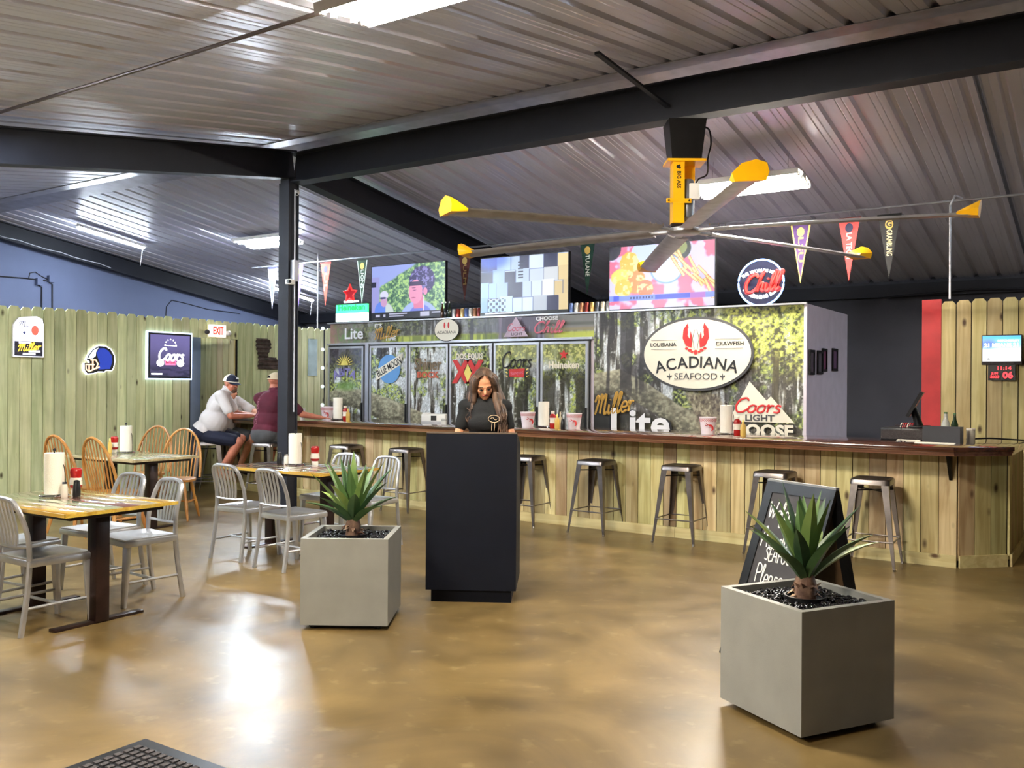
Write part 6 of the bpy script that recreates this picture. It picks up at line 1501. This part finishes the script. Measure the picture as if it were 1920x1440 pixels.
def figure(name, loc, rz, lab, J, skin, shirt, shorts, female=False, belly=0.0, sleeve=.62, vox=.0075, shorts_len=.8, shoe=None, collar=False):
    o = empty(name, (*loc, 0), rz, lab, 'person')
    inv = (Matrix.Translation((*loc, 0)) @ Matrix.Rotation(rz, 4, 'Z')).inverted()
    for k in J.pop('world', ()): J[k] = inv @ Vector(J[k])
    J = {k: (Vector(v) if isinstance(v, (tuple, list)) else v) for k, v in J.items()}
    b = MB(); sw = J.get('sw', .19)
    pel, ch, nk, hd = J['pelvis'], J['chest'], J['neck'], J['head']; H = J['H']; hs = J.get('hs', 1.0)
    up = (nk-pel).normalized(); spn = V(1, 0, 0); fw = up.cross(spn).normalized()*-1
    fw = spn.cross(up)*-1 if False else up.cross(spn)*-1
    if fw.y < 0: fw = -fw
    tq = Matrix((spn, fw, up)).transposed()
    mid = pel.lerp(ch, .5)
    def torso(m, g):
        if female:
            m.ell(pel, (.165+g, .115+g, .14+g), 18, 12, tq); m.ell(mid, (.125+g, .095+g, .16+g), 18, 12, tq); m.ell(ch, (.150+g, .100+g, .15+g), 18, 12, tq)
            m.ell(ch+tq @ V(0, .052, -.03), (.128+g*.6, .085+g*.6, .085+g*.6), 18, 10, tq)
        else:
            m.ell(pel, (.185+g, .145+g, .15+g), 18, 12, tq); m.ell(mid+tq @ V(0, .035+belly*.5, -.02), (.178+belly*.5+g, .135+belly+g, .19+g), 18, 12, tq); m.ell(ch, (.178+g, .130+g, .19+g), 18, 12, tq)
        for e, n_ in ((-1, 'L'), (1, 'R')): m.cap(nk+(J['sh'+n_]-nk)*.15-up*.03, J['sh'+n_], .052+g, (.052 if female else .066)+g)
    torso(b, 0)
    b.cap(nk-up*.03, hd+H @ V(0, -.02, -.05)*hs, (.052 if female else .066), (.047 if female else .062)); head_prims(b, hd, H, hs)
    ar = (.042, .036, .024) if female else (.054, .046, .031)
    for n_, e in (('L', -1), ('R', 1)):
        s_, el, wr = J['sh'+n_], J['el'+n_], J['wr'+n_]; b.cap(s_, el, ar[0], ar[1]); b.cap(el, wr, ar[1], ar[2]); dd = J.get('hd'+n_, (wr-el)); hand(b, wr, dd, J.get('hn'+n_, V(0, 0, 1)), e, J.get('curl', .45), 1.0 if not female else .9)
        hp, kn, an, to = J['hip'+n_], J['kn'+n_], J['an'+n_], J['to'+n_]
        b.cap(hp, kn, .088 if not female else .078, .060 if not female else .052); b.cap(kn, kn.lerp(an, .35), .058, .056 if not female else .05); b.cap(kn.lerp(an, .35), an, .056 if not female else .05, .036); b.cap(an, to, .038, .032, flat=.8)
    link('body', remesh(b, vox, 4), skin, o)
    s = MB(); torso(s, .012)
    for n_ in 'LR':
        s_, el = J['sh'+n_], J['el'+n_]; s.cap(s_, s_.lerp(el, sleeve), ar[0]+(.020 if not female else .010), ar[1]+(.022 if not female else .014))
    s.cap(nk-up*.05, nk+up*(.02), .075 if not female else .062, .070 if not female else .056)
    link('shirt', remesh(s, .009, 5), shirt, o)
    p = MB(); p.ell(pel-up*.02, (.200 if not female else .178, .160 if not female else .128, .15), 18, 12, tq)
    for n_ in 'LR':
        hp, kn = J['hip'+n_], J['kn'+n_]; p.cap(hp, hp.lerp(kn, shorts_len), .105 if not female else .088, .088 if not female else .064)
        if female: p.cap(kn, J['an'+n_], .064, .05)
    link('trousers' if female else 'shorts', remesh(p, .010, 5), shorts, o)
    for n_ in 'LR':
        an, to = J['an'+n_], J['to'+n_]; f = MB(); d = (to-an); d.z = 0; d.normalize() if d.length > 1e-3 else None
        f.cap(an+V(0, 0, -.02)-d*.02, to+V(0, 0, -.005), .046, .040, flat=.85); f.cap(an+V(0, 0, .02), an-V(0, 0, .02), .045, .046); link('shoe', remesh(f, .008, 4), shoe or M['black_cloth'], o)
    if collar:
        c = MB(); c.tube([nk+up*.035+tq @ V(.074*math.cos(a), .070*math.sin(a)+.005, .012*math.sin(a)*-1) for a in [2*PI*i/18 for i in range(18)]], .013, n=6, closed=True); c.build('collar', shirt, o, smooth=True)
    return o, hd, H, hs
def capshape(o, hd, H, hs, m1, m2, brim_m, back=False, arch=False):
    """baseball cap: crown in two halves, button, brim"""
    P = lambda x, y, z: hd+H @ V(x*hs, y*hs, z*hs)
    def crown(a0, a1, n=16):
        v = []; f = []
        for i in range(8):
            ph = PI/2*i/7.2; r = math.cos(ph)
            for k in range(n+1):
                a = a0+(a1-a0)*k/n; v.append(P(.088*r*math.cos(a), -.010+.110*r*math.sin(a), .032+.096*math.sin(ph)))
        w = n+1
        for i in range(7):
            for k in range(n): f.append((i*w+k, i*w+k+1, (i+1)*w+k+1, (i+1)*w+k))
        return v, f
    a = MB(); a.add(*crown(0, PI)); a.build('cap_front', m1, o, smooth=True); a = MB(); a.add(*crown(PI, 2*PI)); a.build('cap_back', m2, o, smooth=True)
    a = MB(); a.tube([P(.089*math.cos(t_), -.010+.111*math.sin(t_), .034) for t_ in [2*PI*i/24 for i in range(24)]], .006, n=6, closed=True); a.build('cap_band', m2, o, smooth=True)
    e = -1 if back else 1
    v = []; n = 12
    for q, (rx, ry, z) in enumerate(((.080, .095, .036), (.078, .140, .030), (.060, .180, .016))):
        for k in range(n+1):
            t_ = R(18)+(PI-R(36))*k/n; v.append(P(rx*math.cos(t_)*1.0, e*(-.0+ry*math.sin(t_))-(0.010), z-.012*abs(math.cos(t_))))
    w = n+1; f = [(q*w+k, q*w+k+1, (q+1)*w+k+1, (q+1)*w+k) for q in range(2) for k in range(n)]
    nv = len(v); v += [p_-H @ V(0, 0, .004) for p_ in v]; f += [tuple(nv+i for i in r_)[::-1] for r_ in f]
    MB().add(v, f).build('cap_brim', brim_m, o, smooth=True)
    MB().ell(P(0, -.010, .130), (.009, .009, .006), 8, 5).build('cap_button', m1, o, smooth=True)
    if arch:
        MB().prism([(.032*math.cos(PI*i/10), .032*math.sin(PI*i/10)) for i in range(11)], 0, .003).build('cap_opening', M['dark_gap'], o, mtx=T(*P(0, -.1165, .044)) @ H.to_4x4() @ FACE_T)
def rotz(a): return Matrix.Rotation(a, 3, 'Z')
def rotx(a): return Matrix.Rotation(a, 3, 'X')
# --- woman at the stand
wx = pt(915, 0, 5.97)[0]
HW = rotz(R(8)) @ Matrix.Rotation(R(4), 3, 'Y') @ rotx(R(-30))
wo, hd, H, hs = figure('person', (wx, 5.97), R(210), 'woman with long brown hair in black T-shirt behind the host stand', dict(
    pelvis=(0, 0, .96), chest=(0, .0, 1.27), neck=(0, -.01, 1.425), head=(0.005, .035, 1.545), H=HW, hs=.98, sw=.17,
    shL=(-.158, .0, 1.365), shR=(.158, .0, 1.365), elL=(-.215, .03, 1.12), elR=(.215, .03, 1.12), wrL=(-.15, .22, 1.075), wrR=(.15, .22, 1.075), hnL=V(0, 0, 1), hnR=V(0, 0, 1),
    hipL=(-.09, 0, .92), hipR=(.09, 0, .92), knL=(-.095, .02, .50), knR=(.095, .02, .50), anL=(-.095, -.02, .09), anR=(.095, -.02, .09), toL=(-.10, .13, .04), toR=(.10, .13, .04)),
    mat('skin_woman', (222, 156, 118), .45, var=.04, vscale=14), M['black_cloth'], M['black_cloth'], female=True, sleeve=.62, vox=.006)
face_parts(wo, hd, H, hs, lids=True, lip=mat('lips', (170, 86, 84), .4))
P = lambda x, y, z: hd+H @ V(x, y, z)
hb = MB()
hb.ell(P(0, -.024, .040), (.085, .096, .093), 20, 12, H)
for e, x1, y1, z1 in ((-1, -.155, .075, 1.20), (1, .120, .03, 1.30)):
    # sheets of hair: side of the head, over the shoulder, onto the chest
    for q, (du, dv) in enumerate(((0, 0), (.028, -.035), (.050, -.075))):
        base = [P(e*(.052+du*.35), .050+dv, .095-du*.4), P(e*(.074+du*.3), .045+dv, .035), P(e*(.084+du*.3), .035+dv, -.045)]
        ends = [V(e*(.088+du), .05+dv, 1.42), V(x1*.80+e*du*.7, y1+dv*.8, (1.42+z1)/2+.02), V(x1+e*du*.4, y1+.02+dv*.8, z1+.02*q)]
        pts = crom([tuple(p_) for p_ in base+ends], 3); n = len(pts)
        hb.tube(pts, [.018, .022, .025]+[.028]*(n-8)+[.032, .032, .030, .022, .010], n=10)
hb.cap(P(0, -.06, .0), V(0, -.09, 1.30), .085, .095); hb.cap(V(0, -.09, 1.30), V(0, -.10, 1.16), .095, .05)
hair = link('hair', remesh(hb, .007, 2), M['hair_brown'], wo)
rnd = random.Random(2); lk = MB()
for i in range(64):
    e = -1 if i % 5 < 3 else 1; a = rnd.uniform(0, 1)
    x1, y1, z1 = (-.155, .085, 1.19) if e < 0 else (.120, .045, 1.29)
    p0 = P(e*(.004+.02*a), .062-.09*a, .128-.0*a); p1 = P(e*(.058+.012*a), .068-.09*a, .088); p2 = P(e*(.092+.006*a), .055-.08*a, .0); p3 = P(e*(.098+.012*a), .04-.05*a, -.07)
    zz = rnd.uniform(-.02, .02); p4 = V(x1*.85+e*rnd.uniform(-.03, .05), y1+.035-.09*a, (1.42+z1)/2+zz); p5 = V(x1+e*rnd.uniform(-.04, .035), y1+.045-.09*a, z1+rnd.uniform(-.02, .06)); p6 = V(x1+e*rnd.uniform(-.05, .02), y1+.05-.09*a, z1-.05+rnd.uniform(-.02, .05))
    pts = crom([tuple(q) for q in (p0, p1, p2, p3, p4, p5, p6)], 4); lk.tube(pts, [.0042+.0025*math.sin(k*.9) for k in range(len(pts)-1)]+[.001], n=5)
lk.build('hair_locks', mat('hair_light', (40, 28, 22), .55, rgb2=(92, 68, 52), vscale=14), wo, smooth=True)
lg = MB(); lg.tube([(.045*math.cos(2*PI*i/20), .028*math.sin(2*PI*i/20), 0) for i in range(20)], .0028, n=5, closed=True); lg.tube(crom([(-.028, .0, 0), (-.01, .01, 0), (.01, -.008, 0), (.028, .002, 0)]), .002, n=4)
for e in (-1, 1): lg.tube([(e*.010-.004, -.028, 0), (e*.012-.006, -.060, -.004), (e*.010-.008, -.095, -.006)], .0022, n=4)
# shirt emblem lies on the chest, towards the picture's right
lg.build('shirt_emblem', mat('emblem_print', (206, 176, 140), .6), wo, mtx=Matrix(((-1, 0, 0, -.085), (0, 0, 1, .158), (0, 1, 0, 1.275), (0, 0, 0, 1))))

# --- man in the white polo at the left end of the bar
HM1 = rotz(R(-38)) @ rotx(R(-8))
m1x = pt(390, 0, 7.86)[0]
mo1, hd, H, hs = figure('person', (m1x, 7.86), R(-46), 'man in white polo, navy shorts and two-tone cap sitting at the bar', dict(
    pelvis=(0, -.02, .89), chest=(0, .17, 1.25), neck=(0, .27, 1.42), head=(0.01, .335, 1.525), H=HM1, hs=1.02,
    shL=(-.19, .22, 1.37), shR=(.19, .22, 1.37), elL=(-.24, .38, 1.12), elR=(.23, .36, 1.10), wrL=(-.06, .58, 1.10), wrR=(.10, .60, 1.10),
    hipL=(-.10, .05, .83), hipR=(.10, .05, .83), knL=(-.15, .46, .78), knR=(.16, .46, .76), anL=(-.12, .22, .34), anR=(.13, .20, .34), toL=(-.13, .36, .28), toR=(.14, .34, .28)),
    M['skin_red'], M['white_cloth'], M['navy_cloth'], belly=.05, sleeve=.72, shorts_len=.80, shoe=mat('sandal', (150, 110, 80), .6), collar=True)
face_parts(mo1, hd, H, hs, beard=mat('goatee_brown', (96, 66, 48), .8), brow=M['print_grey'])
capshape(mo1, hd, H, hs, M['navy_cloth'], mat('cap_mesh', (222, 212, 196), .8), M['navy_cloth'])
poly('cap_badge', disc(0, 0, .026, .012, 16), M['print_white'], T(*(hd+H @ V(0, .086*hs+.012, .088*hs))) @ H.to_4x4() @ Matrix.Rotation(PI, 4, 'Z') @ Matrix.Rotation(R(-34), 4, 'X') @ FACE_T, mo1)
# --- man in the maroon shirt, seen from behind beside the post
m2x = pt(503, 0, 8.14)[0]
HM2 = rotz(R(-18)) @ rotx(R(-6))
mo2, hd, H, hs = figure('person', (m2x, 8.14), R(13), 'man in maroon T-shirt and tan cap seen from behind beside the post', dict(
    pelvis=(0, 0, .89), chest=(.03, .06, 1.25), neck=(.04, .13, 1.44), head=(.05, .16, 1.55), H=HM2, hs=1.03,
    shL=(-.155, .08, 1.335), shR=(.23, .08, 1.36), elL=(-.20, .30, 1.13), elR=(.42, .22, 1.13), wrL=(-.06, .44, 1.10), wrR=(.56, .42, 1.085), hdR=V(.8, .5, -.05), curl=.2,
    hipL=(-.10, .05, .83), hipR=(.11, .05, .83), knL=(-.16, .42, .80), knR=(.20, .40, .80), anL=(-.13, .26, .34), anR=(.16, .22, .34), toL=(-.13, .38, .28), toR=(.16, .34, .28)),
    M['skin_red'], M['maroon_cloth'], M['grey_cloth'], belly=.06, sleeve=.78, shorts_len=.92)
face_parts(mo2, hd, H, hs, brow=M['print_grey'])
capshape(mo2, hd, H, hs, M['tan_cloth'], M['tan_cloth'], M['tan_cloth'], arch=True)
from mathutils.bvhtree import BVHTree
tp = text('SEAFOOD', T(0, 0, 0), mat('faded_print', (150, 96, 110), .8), mo2, name='shirt_print', size=.06, width=.34)
sh_ = [c for c in kids(mo2) if c.name.startswith('shirt') and not c.name.startswith('shirt_print')][0]
bv = BVHTree.FromPolygons([v.co.copy() for v in sh_.data.vertices], [tuple(p.vertices) for p in sh_.data.polygons])
for v in tp.data.vertices:
    x_, z_ = -.075-v.co.y, 1.17+v.co.x*-1
    h_ = bv.ray_cast(Vector((x_, -1, z_)), Vector((0, 1, 0)))
    v.co = Vector((x_, (h_[0].y if h_[0] else 0)-.003-max(0, v.co.z), z_))
# --- person mostly hidden behind the man in the polo
m3x = -10.47
mo3, hd, H, hs = figure('person', (m3x, 8.42), R(-80), 'person in white shirt almost hidden behind the man with the two-tone cap', dict(
    pelvis=(0, -.02, .88), chest=(0, .05, 1.18), neck=(0, .09, 1.32), head=(0, .15, 1.42), H=rotz(R(0)) @ rotx(R(-10)), hs=.95,
    shL=(-.19, .09, 1.28), shR=(.19, .09, 1.28), elL=(-.20, .40, 1.13), elR=(.20, .38, 1.12), wrL=(-.08, .56, 1.10), wrR=(.06, .58, 1.10),
    hipL=(-.10, .05, .83), hipR=(.10, .05, .83), knL=(-.13, .42, .78), knR=(.13, .42, .78), anL=(-.12, .2, .34), anR=(.12, .2, .34), toL=(-.12, .33, .28), toR=(.12, .33, .28)),
    M['skin'], M['white_cloth'], M['grey_cloth'], sleeve=.8, vox=.009)
face_parts(mo3, hd, H, hs)
hm = MB(); hm.ell(hd+H @ V(0, -.02, .045), (.082, .102, .088), 16, 10, H); hm.build('hair', M['hair_brown'], mo3, smooth=True)
